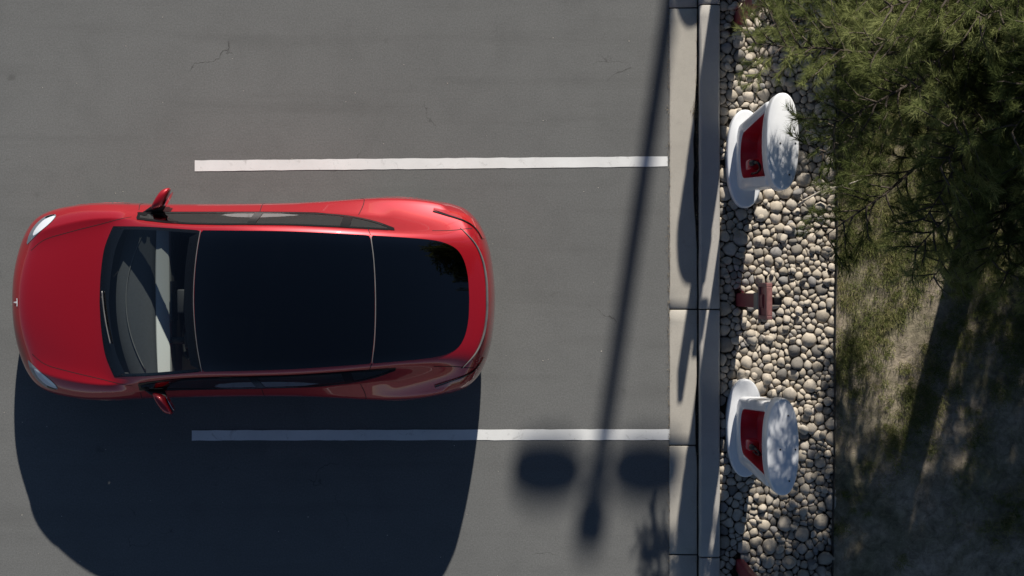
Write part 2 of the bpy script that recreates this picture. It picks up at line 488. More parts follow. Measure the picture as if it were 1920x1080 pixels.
# lawn edging strip
mb = MB(); rr = []
for i in range(61):
    y = -6.2 + 12.4 * i / 60; x = EDGE(y) + 0.004 * math.sin(3 * y) + 0.002 * math.sin(11 * y)
    rr.append([(x - 0.006, y, 0.0), (x - 0.006, y, 0.112), (x, y, 0.117), (x + 0.006, y, 0.112), (x + 0.006, y, 0.0)])
mb.loft(rr)
mb.build("lawn_edging", "edging_black", label="thin black edging strip between the stone bed and the lawn", category="edging")

# ------------------------------------------------------------------ river stones
CH_X = 2.353
CH_Y = [wy(800), wy(300), 4.29, 6.91]     # charger positions, two beyond the top edge
POST = [(2.315, wy(562, .1)), (2.30, wy(33, .1)), (2.315, wy(1062, .1))]
def voronoi_stones(seed=5):
    rng = np.random.default_rng(seed)
    x0, x1, y0, y1 = KX2 + 0.012, BX1 - 0.02, -4.6, 4.6
    # variable-density darts
    pts = []; rad = []
    tries = 0
    cell = {}
    def near(p):
        i, j = int(p[0] / .16), int(p[1] / .16)
        for a in range(i - 1, i + 2):
            for b in range(j - 1, j + 2):
                for k in cell.get((a, b), ()): yield k
    while tries < 60000:
        tries += 1
        p = np.array([rng.uniform(x0 + .015, x1 - .015), rng.uniform(y0, y1)])
        r = float(np.clip(rng.gamma(7, .0074), .028, .085)) if tries < 30000 else rng.uniform(.023, .042)
        if all((pts[k][0] - p[0])**2 + (pts[k][1] - p[1])**2 > (.80 * (rad[k] + r))**2 for k in near(p)):
            cell.setdefault((int(p[0] / .16), int(p[1] / .16)), []).append(len(pts)); pts.append(p); rad.append(r)
    P = np.array(pts); R = np.array(rad)
    cells = []
    for k in range(len(P)):
        d2 = ((P - P[k])**2).sum(1); idx = np.argsort(d2)[1:22]
        lim = .12
        poly = [(-lim, -lim), (lim, -lim), (lim, lim), (-lim, lim)]
        planes = []
        for q in idx:
            dv = P[q] - P[k]; dist = math.sqrt(d2[q])
            w = .5 + .5 * (R[k]**2 - R[q]**2) / d2[q]      # power diagram
            planes.append((dv[0] / dist, dv[1] / dist, dist * w))
        planes += [(-1, 0, P[k][0] - x0 + .01), (1, 0, x1 - P[k][0] + .01)]
        for nx_, ny_, d in planes:
            out = []
            for i in range(len(poly)):
                a, b = poly[i], poly[(i + 1) % len(poly)]
                da = a[0] * nx_ + a[1] * ny_ - d; db = b[0] * nx_ + b[1] * ny_ - d
                if da <= 0: out.append(a)
                if da * db < 0:
                    t = da / (da - db); out.append((a[0] + (b[0] - a[0]) * t, a[1] + (b[1] - a[1]) * t))
            poly = out
            if len(poly) < 3: break
        cells.append(poly)
    return P, R, cells

def resample(poly, n):
    """rounded outline: two Chaikin cuts, then n points at even arc length"""
    for cut in (.17, .26):
        q = []
        for i in range(len(poly)):
            a, b = poly[i], poly[(i + 1) % len(poly)]
            q += [((1 - cut) * a[0] + cut * b[0], (1 - cut) * a[1] + cut * b[1]), (cut * a[0] + (1 - cut) * b[0], cut * a[1] + (1 - cut) * b[1])]
        poly = q
    L = [0]
    for i in range(len(poly)):
        a, b = poly[i], poly[(i + 1) % len(poly)]; L.append(L[-1] + math.hypot(b[0] - a[0], b[1] - a[1]))
    out = []; i = 0
    for k in range(n):
        s = L[-1] * k / n
        while L[i + 1] < s: i += 1
        t = (s - L[i]) / max(1e-9, L[i + 1] - L[i]); a, b = poly[i], poly[(i + 1) % len(poly)]
        out.append((a[0] + (b[0] - a[0]) * t, a[1] + (b[1] - a[1]) * t))
    return out

def stone_mesh(outline, h, rng, nseg=10):
    """about 50 triangles: skirt, girth ring, shoulder ring, crown"""
    n = len(outline)
    cx = sum(p[0] for p in outline) / n; cy = sum(p[1] for p in outline) / n
    v = []; f = []
    lump = 1 + rng.uniform(-.13, .07, n); zj = 1 + rng.uniform(-.30, .25, n)
    tx, ty = rng.normal(0, .15, 2)                         # tilt
    ox, oy = rng.uniform(-.5, .5, 2)
    for s, z, o in ((0.70, -0.7, 0), (1.0, 0.0, 0), (0.76, 0.70, 1)):
        for p, lp_, zj_ in zip(outline, lump, zj):
            dx, dy = (p[0] - cx) * s, (p[1] - cy) * s
            j = lp_ + rng.uniform(-.05, .05) * (s < 1)
            x = dx * j + o * ox * h * .6; y = dy * j + o * oy * h * .6
            v.append((x, y, z * h * (zj_ if o else 1) + (tx * x + ty * y) * (1 if z >= 0 else .3)))
    v.append((ox * h, oy * h, h * .95))
    for r in (0, 1):
        for k in range(n):
            f.append((r * n + k, r * n + (k + 1) % n, (r + 1) * n + (k + 1) % n, (r + 1) * n + k))
    for k in range(n): f.append((2 * n + k, 2 * n + (k + 1) % n, 3 * n))
    return v, f, (cx, cy)

def in_obstacle(x, y):
    for cy in CH_Y:
        if (abs(x - CH_X) / .165)**3 + (abs(y - cy) / .475)**3 < 1: return True
    for px, py in POST:
        if abs(x - px) < .06 and abs(y - py) < .085: return True
    return False

P, R, cells = voronoi_stones()
rng = np.random.default_rng(17)
cand = []
for k, poly in enumerate(cells):
    if len(poly) < 3: continue
    x, y = P[k]
    if in_obstacle(x, y): continue
    ol = resample([(p[0] * 1.03, p[1] * 1.03) for p in poly], 10)
    area = abs(sum(ol[i][0] * ol[(i + 1) % 10][1] - ol[(i + 1) % 10][0] * ol[i][1] for i in range(10))) / 2
    if area < .0008: continue
    h = math.sqrt(area) * rng.uniform(.24, .38)
    vv, ff, c = stone_mesh(ol, h, rng)
    cand.append((area if abs(y) < 2.95 else area * .01, x + c[0], y + c[1], .045 + rng.uniform(0, .022), vv, ff))
# loose stones lying on top of the packed layer
for _ in range(230):
    x, y = rng.uniform(KX2 + .06, BX1 - .08), rng.uniform(-4.4, 4.4)
    if in_obstacle(x, y) or in_obstacle(x + .05, y) or in_obstacle(x - .05, y): continue
    a = rng.uniform(.03, .062); b = a * rng.uniform(.55, .9); th = rng.uniform(0, 3.14)
    ol = []
    for i in range(10):
        t = 2 * math.pi * i / 10; r_ = 1 + rng.uniform(-.12, .12)
        ex, ey = a * r_ * math.cos(t), b * r_ * math.sin(t)
        ol.append((ex * math.cos(th) - ey * math.sin(th), ex * math.sin(th) + ey * math.cos(th)))
    ol = resample(ol, 10)
    vv, ff, c = stone_mesh(ol, min(a, b) * rng.uniform(.6, .85), rng)
    cand.append((a * b * 3.2 if abs(y) < 2.95 else 1e-5, x, y, .075 + rng.uniform(0, .02), vv, ff))
cand.sort(key=lambda c: -c[0])
rest_v, rest_f, rest_t = [], [], []
for i, (ar, x, y, z, vv, ff) in enumerate(cand):
    tone = float(np.clip(rng.normal(.5, .30), 0, 1))
    if i < 300:
        me = mesh_from("stone", vv, ff, "river_stone"); set_tone(me, [tone] * len(vv))
        o = bpy.data.objects.new("stone", me); o.location = (x, y, z); link(o, rock_bed)
    else:
        n = len(rest_v); rest_v += [(p[0] + x, p[1] + y, p[2] + z) for p in vv]
        rest_f += [tuple(q + n for q in ff_) for ff_ in ff]; rest_t += [tone] * len(vv)
me = mesh_from("small_stones", rest_v, rest_f, "river_stone"); set_tone(me, rest_t)
link(bpy.data.objects.new("small_stones", me), rock_bed, kind="stuff")

# ================================================================== THE CAR
CAR_C = (-2.54, -0.117, 0.0)
car = empty("parked_car", CAR_C, math.radians(0.55), label="glossy red electric car with black glass roof parked between white lines", category="car")

zc = pchip([(-2.36, .64), (-2.30, .71), (-2.1, .80), (-1.8, .893), (-1.5, .965), (-1.37, .995), (-1.22, 1.07), (-.9, 1.265), (-.6, 1.425), (-.37, 1.525),
            (0, 1.60), (.3, 1.615), (.7, 1.60), (1.0, 1.567), (1.29, 1.505), (1.6, 1.40), (1.9, 1.27), (2.14, 1.15), (2.25, 1.105), (2.31, 1.095), (2.34, 1.03)])
v3 = pchip([(-2.3, .38), (-2.2, .47), (-2.0, .56), (-1.8, .62), (-1.4, .705), (-1.22, .725), (-.9, .705), (-.6, .68), (-.31, .655), (0, .648), (.5, .635), (1.0, .61), (1.25, .595), (1.65, .57), (1.94, .545), (2.1, .53), (2.27, .52)])
z3 = pchip([(-2.35, .62), (-2.2, .725), (-2.0, .80), (-1.8, .868), (-1.5, .945), (-1.3, .985), (-1.2, 1.025), (-1.0, 1.14), (-.9, 1.20), (-.6, 1.37), (-.33, 1.475), (0, 1.55), (.3, 1.57), (.7, 1.56), (1.0, 1.527), (1.25, 1.475), (1.6, 1.365), (1.9, 1.24), (2.1, 1.14), (2.24, 1.085), (2.29, 1.07)])
v4 = pchip([(-2.25, .52), (-2.2, .585), (-2.0, .68), (-1.8, .735), (-1.4, .79), (-1.22, .79), (-.9, .765), (-.6, .735), (-.31, .715), (0, .71), (.5, .70), (1.0, .672), (1.25, .655), (1.6, .64), (1.9, .63), (2.1, .63), (2.22, .64)])
z4 = pchip([(-2.3, .61), (-2.2, .715), (-2.0, .806), (-1.8, .876), (-1.5, .955), (-1.3, .995), (-1.2, 1.012), (-1.0, 1.10), (-.9, 1.15), (-.6, 1.31), (-.33, 1.41), (0, 1.485), (.3, 1.505), (.7, 1.495), (1.0, 1.46), (1.25, 1.405), (1.6, 1.295), (1.9, 1.175), (2.1, 1.09), (2.22, 1.05)])
v5 = pchip([(-2.2, .66), (-2.0, .775), (-1.8, .825), (-1.5, .862), (-1.2, .868), (-.9, .842), (-.3, .832), (.3, .825), (.8, .808), (1.25, .775), (1.6, .745), (1.9, .735), (2.15, .73)])
z5 = pchip([(-2.2, .655), (-2.0, .765), (-1.8, .84), (-1.5, .918), (-1.3, .96), (-1.1, .99), (-.9, 1.01), (0, 1.04), (.8, 1.075), (1.25, 1.10), (1.6, 1.10), (1.9, 1.055), (2.15, 1.01)])
v6 = pchip([(-2.15, .80), (-2.0, .862), (-1.75, .915), (-1.45, .935), (-1.2, .93), (-1.0, .92), (-.5, .915), (0, .913), (.5, .918), (1.0, .945), (1.35, .962), (1.6, .95), (1.8, .92), (2.05, .845)])
z6 = pchip([(-2.15, .60), (-1.95, .715), (-1.7, .80), (-1.4, .865), (-1.0, .89), (0, .90), (.5, .91), (1.0, .925), (1.4, .935), (1.75, .94), (2.05, .94)])

colm = [(-2.24, -1.98), (-2.08, -1.8), (-1.78, -1.52), (-1.52, -1.33), (-1.38, -1.2), (-1.30, -1.10), (-1.02, -.88), (-.7, -.6), (-.40, -.33), (-.1, -.05), (.2, .2), (.5, .5), (.8, .78),
        (1.05, 1.0), (1.3, 1.2), (1.55, 1.4), (1.8, 1.57), (2.0, 1.72), (2.14, 1.84), (2.24, 1.93), (2.30, 2.0)]
front_edge = [(-2.345, 0, .63), (-2.338, .2, .63), (-2.31, .38, .625), (-2.27, .53, .62), (-2.225, .65, .615), (-2.175, .74, .61), (-2.11, .815, .61)]
rear_edge = [(2.335, 0, 1.055), (2.325, .2, 1.05), (2.30, .40, 1.04), (2.262, .55, 1.02), (2.215, .665, 1.00), (2.155, .76, .97), (2.07, .84, .945)]
rows = []
for xc_, xs_ in colm:
    pts = []
    for k in range(7):
        u = [0, .20, .42, .64, .75, .87, 1.0][k]
        x = xc_ + (xs_ - xc_) * u * u
        if k == 0: p = (x, 0, zc(x))
        elif k in (1, 2):
            t = (.35, .70)[k - 1]; d = zc(x) - z3(x); p = (x, v3(x) * t, zc(x) - d * t ** 2.3)
        elif k == 3: p = (x, v3(x), z3(x))
        elif k == 4: p = (x, v4(x), z4(x))
        elif k == 5: p = (x, v5(x), z5(x))
        else: p = (x, v6(x), z6(x))
        pts.append(p)
    rows.append(pts)
grid = [front_edge] + rows + [rear_edge]
J = len(grid)
CV = []; CF = []; vid = {}
def addv(p):
    CV.append(tuple(p)); return len(CV) - 1
for j in range(J):
    for k in range(-6, 7):
        p = grid[j][abs(k)]
        vid[(j, k)] = addv((p[0], p[1] if k >= 0 else -p[1], p[2]))
for j in range(J - 1):
    for k in range(-6, 6):
        CF.append((vid[(j, k)], vid[(j + 1, k)], vid[(j + 1, k + 1)], vid[(j, k + 1)]))
per = [(0, k) for k in range(-6, 7)] + [(j, 6) for j in range(1, J)] + [(J - 1, k) for k in range(5, -7, -1)] + [(j, -6) for j in range(J - 2, 0, -1)]
per_ids = [vid[p] for p in per]
npz = len(per)
perxy = [Vector(CV[i]).to_2d() for i in per_ids]
nrm = []
for i in range(npz):
    t = (perxy[(i + 1) % npz] - perxy[i - 1]).normalized()
    n_ = Vector((-t.y, t.x))
    if n_.dot(perxy[i]) < 0: n_ = -n_
    nrm.append(n_)
prev = per_ids
for off, g in ((.028, .74), (.036, .50), (.026, .27), (-.015, .07), (-.18, .0)):
    cur = []
    for i, b in enumerate(per_ids):
        p = Vector(CV[b]); o_ = off
        mid = max(0, 1 - abs((p.x - .05) / .95) ** 4)
        if g == .50: o_ -= .020 * mid
        if g == .27: o_ -= .012 * mid
        if p.x > 1.9: o_ += .012 if g > .2 else 0
        q = p.to_2d() + nrm[i] * o_
        cur.append(addv((q.x, q.y, .22 + (p.z - .22) * g)))
    for i in range(npz):
        CF.append((prev[i], prev[(i + 1) % npz], cur[(i + 1) % npz], cur[i]))
    prev = cur
tmp_me = bpy.data.meshes.new("cage"); tmp_me.from_pydata(CV, [], CF); tmp_me.update()
bm = bmesh.new(); bm.from_mesh(tmp_me); bmesh.ops.recalc_face_normals(bm, faces=bm.faces[:])
cl = bm.edges.layers.float.new('crease_edge')
bm.verts.ensure_lookup_table()
def crease(a, b, w):
    e = bm.edges.get((bm.verts[a], bm.verts[b]))
    if e: e[cl] = w
for j in range(J - 1):
    for s in (-1, 1):
        x = CV[vid[(j, 6)]][0]
        if -1.9 < x < 1.9: crease(vid[(j, 6 * s)], vid[(j + 1, 6 * s)], .35 if x < .4 else .8)      # shoulder line
        x5 = CV[vid[(j, 5)]][0]
        if -1.2 < x5 < 1.4: crease(vid[(j, 5 * s)], vid[(j + 1, 5 * s)], .55)     # belt line
        if -1.1 < x5 < 1.4: crease(vid[(j, 4 * s)], vid[(j + 1, 4 * s)], .25)
        if x5 < -1.1: crease(vid[(j, 4 * s)], vid[(j + 1, 4 * s)], .6)                     # crest of the front wing
for k in range(-6, 6):
    crease(vid[(J - 2, k)], vid[(J - 2, k + 1)], .75)                              # tail lip
bm.to_mesh(tmp_me); bm.free()
tmp = bpy.data.objects.new("cage", tmp_me); COL.objects.link(tmp)
md = tmp.modifiers.new("s", 'SUBSURF'); md.levels = 3; md.render_levels = 3
dg = bpy.context.evaluated_depsgraph_get()
em = tmp.evaluated_get(dg).to_mesh()
nv = len(em.vertices); nf = len(em.polygons)
SV = np.empty(nv * 3); em.vertices.foreach_get('co', SV); SV = SV.reshape(-1, 3)
SN = np.empty(nv * 3); em.vertex_normals.foreach_get('vector', SN); SN = SN.reshape(-1, 3)
SF = [tuple(p.vertices) for p in em.polygons]
tmp.evaluated_get(dg).to_mesh_clear()
bpy.data.objects.remove(tmp)
if (SN[:, 2] * (SV[:, 2] > 1.2)).sum() < 0: SN = -SN; SF = [tuple(reversed(q)) for q in SF]

# wheel arches: snap the dense mesh to a circle and cut inside it
WHEELS = [(-1.44, .80), (1.45, .80)]
WR = .375; WZ = .345
for wxx, wyy in WHEELS:
    d = np.hypot(SV[:, 0] - wxx, SV[:, 2] - WZ)
    side = (np.abs(SV[:, 1]) > .70) & (SV[:, 2] < .80)
    m_ = side & (np.abs(d - WR) < .022)
    s = WR / np.maximum(d, 1e-6)
    SV[m_, 0] = wxx + (SV[m_, 0] - wxx) * s[m_]; SV[m_, 2] = WZ + (SV[m_, 2] - WZ) * s[m_]
body_bvh = BVHTree.FromPolygons([tuple(p) for p in SV], SF)

def drop(x, y, off=.003):                         # onto the shell from above
    h, n, i, d = body_bvh.ray_cast(Vector((x, y, 3)), Vector((0, 0, -1)))
    if h is None: return None
    if n.z < 0: n = -n
    return h + n * off
def side_hit(x, z, s, off=.003):                  # onto the shell from the side
    h, n, i, d = body_bvh.ray_cast(Vector((x, 3 * s, z)), Vector((0, -s, 0)))
    if h is None: return None
    if n.y * s < 0: n = -n
    return h + n * off
def snap(p, off=.003):
    h, n, i, d = body_bvh.find_nearest(Vector(p))
    if n.dot(h - Vector((h.x * .9, 0, .5))) < 0: n = -n
    return h + n * off

def inside(poly, x, y):
    c = False; j = len(poly) - 1
    for i in range(len(poly)):
        xi, yi = poly[i]; xj, yj = poly[j]
        if (yi > y) != (yj > y) and x < (xj - xi) * (y - yi) / (yj - yi) + xi: c = not c
        j = i
    return c
def inset(poly, d):
    n = len(poly); ar = sum(poly[i][0] * poly[(i + 1) % n][1] - poly[(i + 1) % n][0] * poly[i][1] for i in range(n))
    s = 1 if ar > 0 else -1; out = []
    for i in range(n):
        a, b = poly[i - 1], poly[(i + 1) % n]
        tx, ty = b[0] - a[0], b[1] - a[1]; L = math.hypot(tx, ty) or 1
        out.append((poly[i][0] - ty / L * d * s, poly[i][1] + tx / L * d * s))
    return out
def dense(poly, n, smooth=0):
    """even resampling of an outline, optionally rounded"""
    for _ in range(smooth):
        q = []
        for i in range(len(poly)):
            a, b = poly[i], poly[(i + 1) % len(poly)]
            q += [(.75 * a[0] + .25 * b[0], .75 * a[1] + .25 * b[1]), (.25 * a[0] + .75 * b[0], .25 * a[1] + .75 * b[1])]
        poly = q
    L = [0]
    for i in range(len(poly)):
        a, b = poly[i], poly[(i + 1) % len(poly)]; L.append(L[-1] + math.hypot(b[0] - a[0], b[1] - a[1]))
    out = []; i = 0
    for k in range(n):
        s = L[-1] * k / n
        while L[i + 1] < s: i += 1
        t = (s - L[i]) / max(1e-9, L[i + 1] - L[i]); a, b = poly[i], poly[(i + 1) % len(poly)]
        out.append((a[0] + (b[0] - a[0]) * t, a[1] + (b[1] - a[1]) * t))
    return out
def patch(name, outline, hit, mat, parent, rings=10, **props):
    """a curved sheet filling the outline, lying on the shell"""
    n = len(outline); cx = sum(p[0] for p in outline) / n; cy = sum(p[1] for p in outline) / n
    v = []; f = []
    for r in range(rings):
        s = 1 - r / rings
        for p in outline:
            q = hit(cx + (p[0] - cx) * s, cy + (p[1] - cy) * s)
            v.append(q if q is not None else v[-1])
    v.append(hit(cx, cy))
    for r in range(rings - 1):
        for k in range(n): f.append((r * n + k, r * n + (k + 1) % n, (r + 1) * n + (k + 1) % n, (r + 1) * n + k))
    for k in range(n): f.append(((rings - 1) * n + k, (rings - 1) * n + (k + 1) % n, rings * n))
    o = obj(name, v, f, mat, parent, **props)
    fix_up(o); return o
def band(name, outer, inner, hit, mat, parent, **props):
    n = len(outer); v = []; f = []
    for t in (0, .34, .67, 1):
        for a, b in zip(outer, inner):
            q = hit(a[0] + (b[0] - a[0]) * t, a[1] + (b[1] - a[1]) * t); v.append(q if q is not None else v[-1])
    for r in range(3):
        for k in range(n): f.append((r * n + k, r * n + (k + 1) % n, (r + 1) * n + (k + 1) % n, (r + 1) * n + k))
    o = obj(name, v, f, mat, parent, **props); fix_up(o); return o
def fix_up(o):
    """normals away from the car's core"""
    me = o.data; s = 0
    for p in me.polygons: s += p.normal.dot(p.center - Vector((p.center.x * .85, 0, .55))) * p.area
    if s < 0: me.flip_normals()
def ribbon(name, pts, w, mat, parent, hit=None, off=.0015, **props):
    """thin strip along a path on the shell"""
    P3 = []
    for p in pts:
        if hit: q = hit(p[0], p[1])
        else: q = snap(p, off)
        if q is not None: P3.append(Vector(q))
    v = []; f = []
    for i, p in enumerate(P3):
        t = (P3[min(i + 1, len(P3) - 1)] - P3[max(i - 1, 0)]).normalized()
        h, n, _, _ = body_bvh.find_nearest(p)
        a = t.cross(n).normalized() * w / 2
        v += [p + a, p - a]
        if i: f.append((2 * i - 2, 2 * i - 1, 2 * i + 1, 2 * i))
    o = obj(name, v, f, mat, parent, **props); fix_up(o); return o
def interp(pts, n):
    """Catmull-Rom through points (any dimension)"""
    P_ = [np.array(p, float) for p in pts]; out = []
    for i in range(len(P_) - 1):
        p0 = P_[max(i - 1, 0)]; p1 = P_[i]; p2 = P_[i + 1]; p3 = P_[min(i + 2, len(P_) - 1)]
        for k in range(n):
            t = k / n
            out.append(tuple(.5 * (2 * p1 + (p2 - p0) * t + (2 * p0 - 5 * p1 + 4 * p2 - p3) * t * t + (3 * p1 - p0 - 3 * p2 + p3) * t ** 3)))
    out.append(tuple(P_[-1])); return out

# glass outlines (plan view, x along the car, y across)
def mirror_outline(half): return half + [(p[0], -p[1]) for p in reversed(half) if p[1] > 1e-6]
ws_half = interp([(-1.375, 0), (-1.362, .25), (-1.325, .50), (-1.25, .685)], 8)[:-1] + interp([(-1.235, .715), (-.9, .70), (-.6, .675), (-.315, .648)], 8)[:-1] + interp([(-.312, .640), (-.345, .42), (-.365, .2), (-.372, 0)], 6)
ws = mirror_outline(ws_half)
roof_half = interp([(-.362, 0), (-.355, .2), (-.335, .42), (-.302, .640)], 6)[:-1] + interp([(-.298, .648), (0, .640), (.5, .628), (1.0, .602), (1.24, .588)], 6)[:-1] + interp([(1.245, .580), (1.27, .4), (1.283, .2), (1.287, 0)], 6)
roof = mirror_outline(roof_half)
rear_half = interp([(1.297, 0), (1.293, .2), (1.28, .4), (1.255, .578)], 6)[:-1] + interp([(1.262, .587), (1.5, .572), (1.75, .552), (1.90, .525), (2.02, .465), (2.09, .36), (2.128, .2), (2.138, 0)], 6)
rear = mirror_outline(rear_half)
ws = dense(ws, 150); roof = dense(roof, 150); rear = dense(rear, 150)
# side glass outlines (x, z)
_bz = pchip([(.70, 0), (1.0, .10), (1.25, .42), (1.46, 1.0)])
def belt_z(x):
    b = z5(x) + .012
    return b if x < .7 else b + (z4(x) - .012 - b) * _bz(x)
def top_z(x): return z4(x) - .006
def win(x0, x1, slope0=0, slope1=0):
    lo = [(x0 + (x1 - x0) * i / 12, 0) for i in range(13)]
    bot = [(x, belt_z(x)) for x, _ in lo]
    top = [(x, max(top_z(x), belt_z(x) + .012)) for x, _ in lo]
    if slope0: top = [(x0 + slope0 + (x1 + slope1 - x0 - slope0) * i / 12, 0) for i in range(13)]; top = [(x, max(top_z(x), belt_z(x) + .012)) for x, _ in top]
    return dense(bot + list(reversed(top)), 90)
side_wins = [win(-.99, .145), win(.175, .985), win(1.035, 1.455)]

HOLES_TOP = [inset(ws, .02), inset(roof, .02), inset(rear, .02)]
HOLES_SIDE = [inset(w, .014) for w in side_wins]
hood_edge = pchip([(-2.28, .42), (-2.17, .50), (-1.95, .60), (-1.7, .665), (-1.4, .73), (-1.2, .775), (-1.05, .80)])
def hood_front(y): return -2.275 + .22 * y * y
def classify(c):
    x, y, z = c; a = abs(y); s = 'l' if y > 0 else 'r'
    for h in HOLES_TOP:
        if z > .95 and inside(h, x, y): return None
    if a > .6 and z > .95:
        for h in HOLES_SIDE:
            if inside(h, x, z): return None
    for wxx, _ in WHEELS:
        if a > .70 and z < .78 and math.hypot(x - wxx, z - WZ) < WR - .002: return None
    if hood_front(y) < x < -1.05 and a < hood_edge(x) and z > .6: return 'hood'
    if x < -1.72 and z < .66: return 'front_bumper'
    if x < -1.0: return 'fender_' + s
    if x > 1.9 and z < .78 - .1 * (a > .7): return 'rear_bumper'
    if x > 1.29 and a < .62 + max(0, .1 * (1.8 - x)) * 0 and z > .78: return 'tailgate'
    if z < z5(x) and a > v5(x) - .02 and z > .33:
        if x < .16: return 'door_front_' + s
        if x < 1.03 - max(0, (.75 - z)) * .35: return 'door_rear_' + s
    return 'shell'
groups = {}
for q in SF:
    c = SV[list(q)].mean(0); g = classify(c)
    if g: groups.setdefault(g, []).append(q)
NAMEMAP = {'shell': 'body_shell', 'hood': 'hood', 'front_bumper': 'front_bumper', 'rear_bumper': 'rear_bumper', 'tailgate': 'tailgate'}
car_parts = {}
for g, fs in groups.items():
    ids = sorted({i for q in fs for i in q}); mp = {i: k for k, i in enumerate(ids)}
    nm = NAMEMAP.get(g) or ('fender' if g.startswith('fender') else 'door')
    me = mesh_from(nm, [SV[i] for i in ids], [[mp[i] for i in q] for q in fs], "red_car_paint")
    me.normals_split_custom_set_from_vertices([tuple(SN[i]) for i in ids])
    car_parts[g] = link(bpy.data.objects.new(nm, me), car)

# glazing
def top_hit(off): return lambda x, y: drop(x, y, off)
patch("windscreen", inset(ws, .012), top_hit(.0045), "windscreen_glass", car, 14)
frit_in = []
for p in ws:
    d = .045
    frit_in.append(p)
wc = inset(ws, .03)
# the black border is wider at the cowl
wi = []
for p, q in zip(ws, wc):
    if p[0] < -1.2: wi.append((q[0] + .07 + .035 * (abs(p[1]) / .7), q[1]))
    elif p[0] > -.40 and abs(p[1]) < .6: wi.append((q[0] - .06, q[1]))
    else: wi.append(q)
band("windscreen_border", ws, wi, top_hit(.003), "black_gloss", car)
patch("roof_glass", roof, top_hit(.003), "roof_tint_glass", car, 14)
patch("rear_window", rear, top_hit(.003), "roof_tint_glass", car, 14)
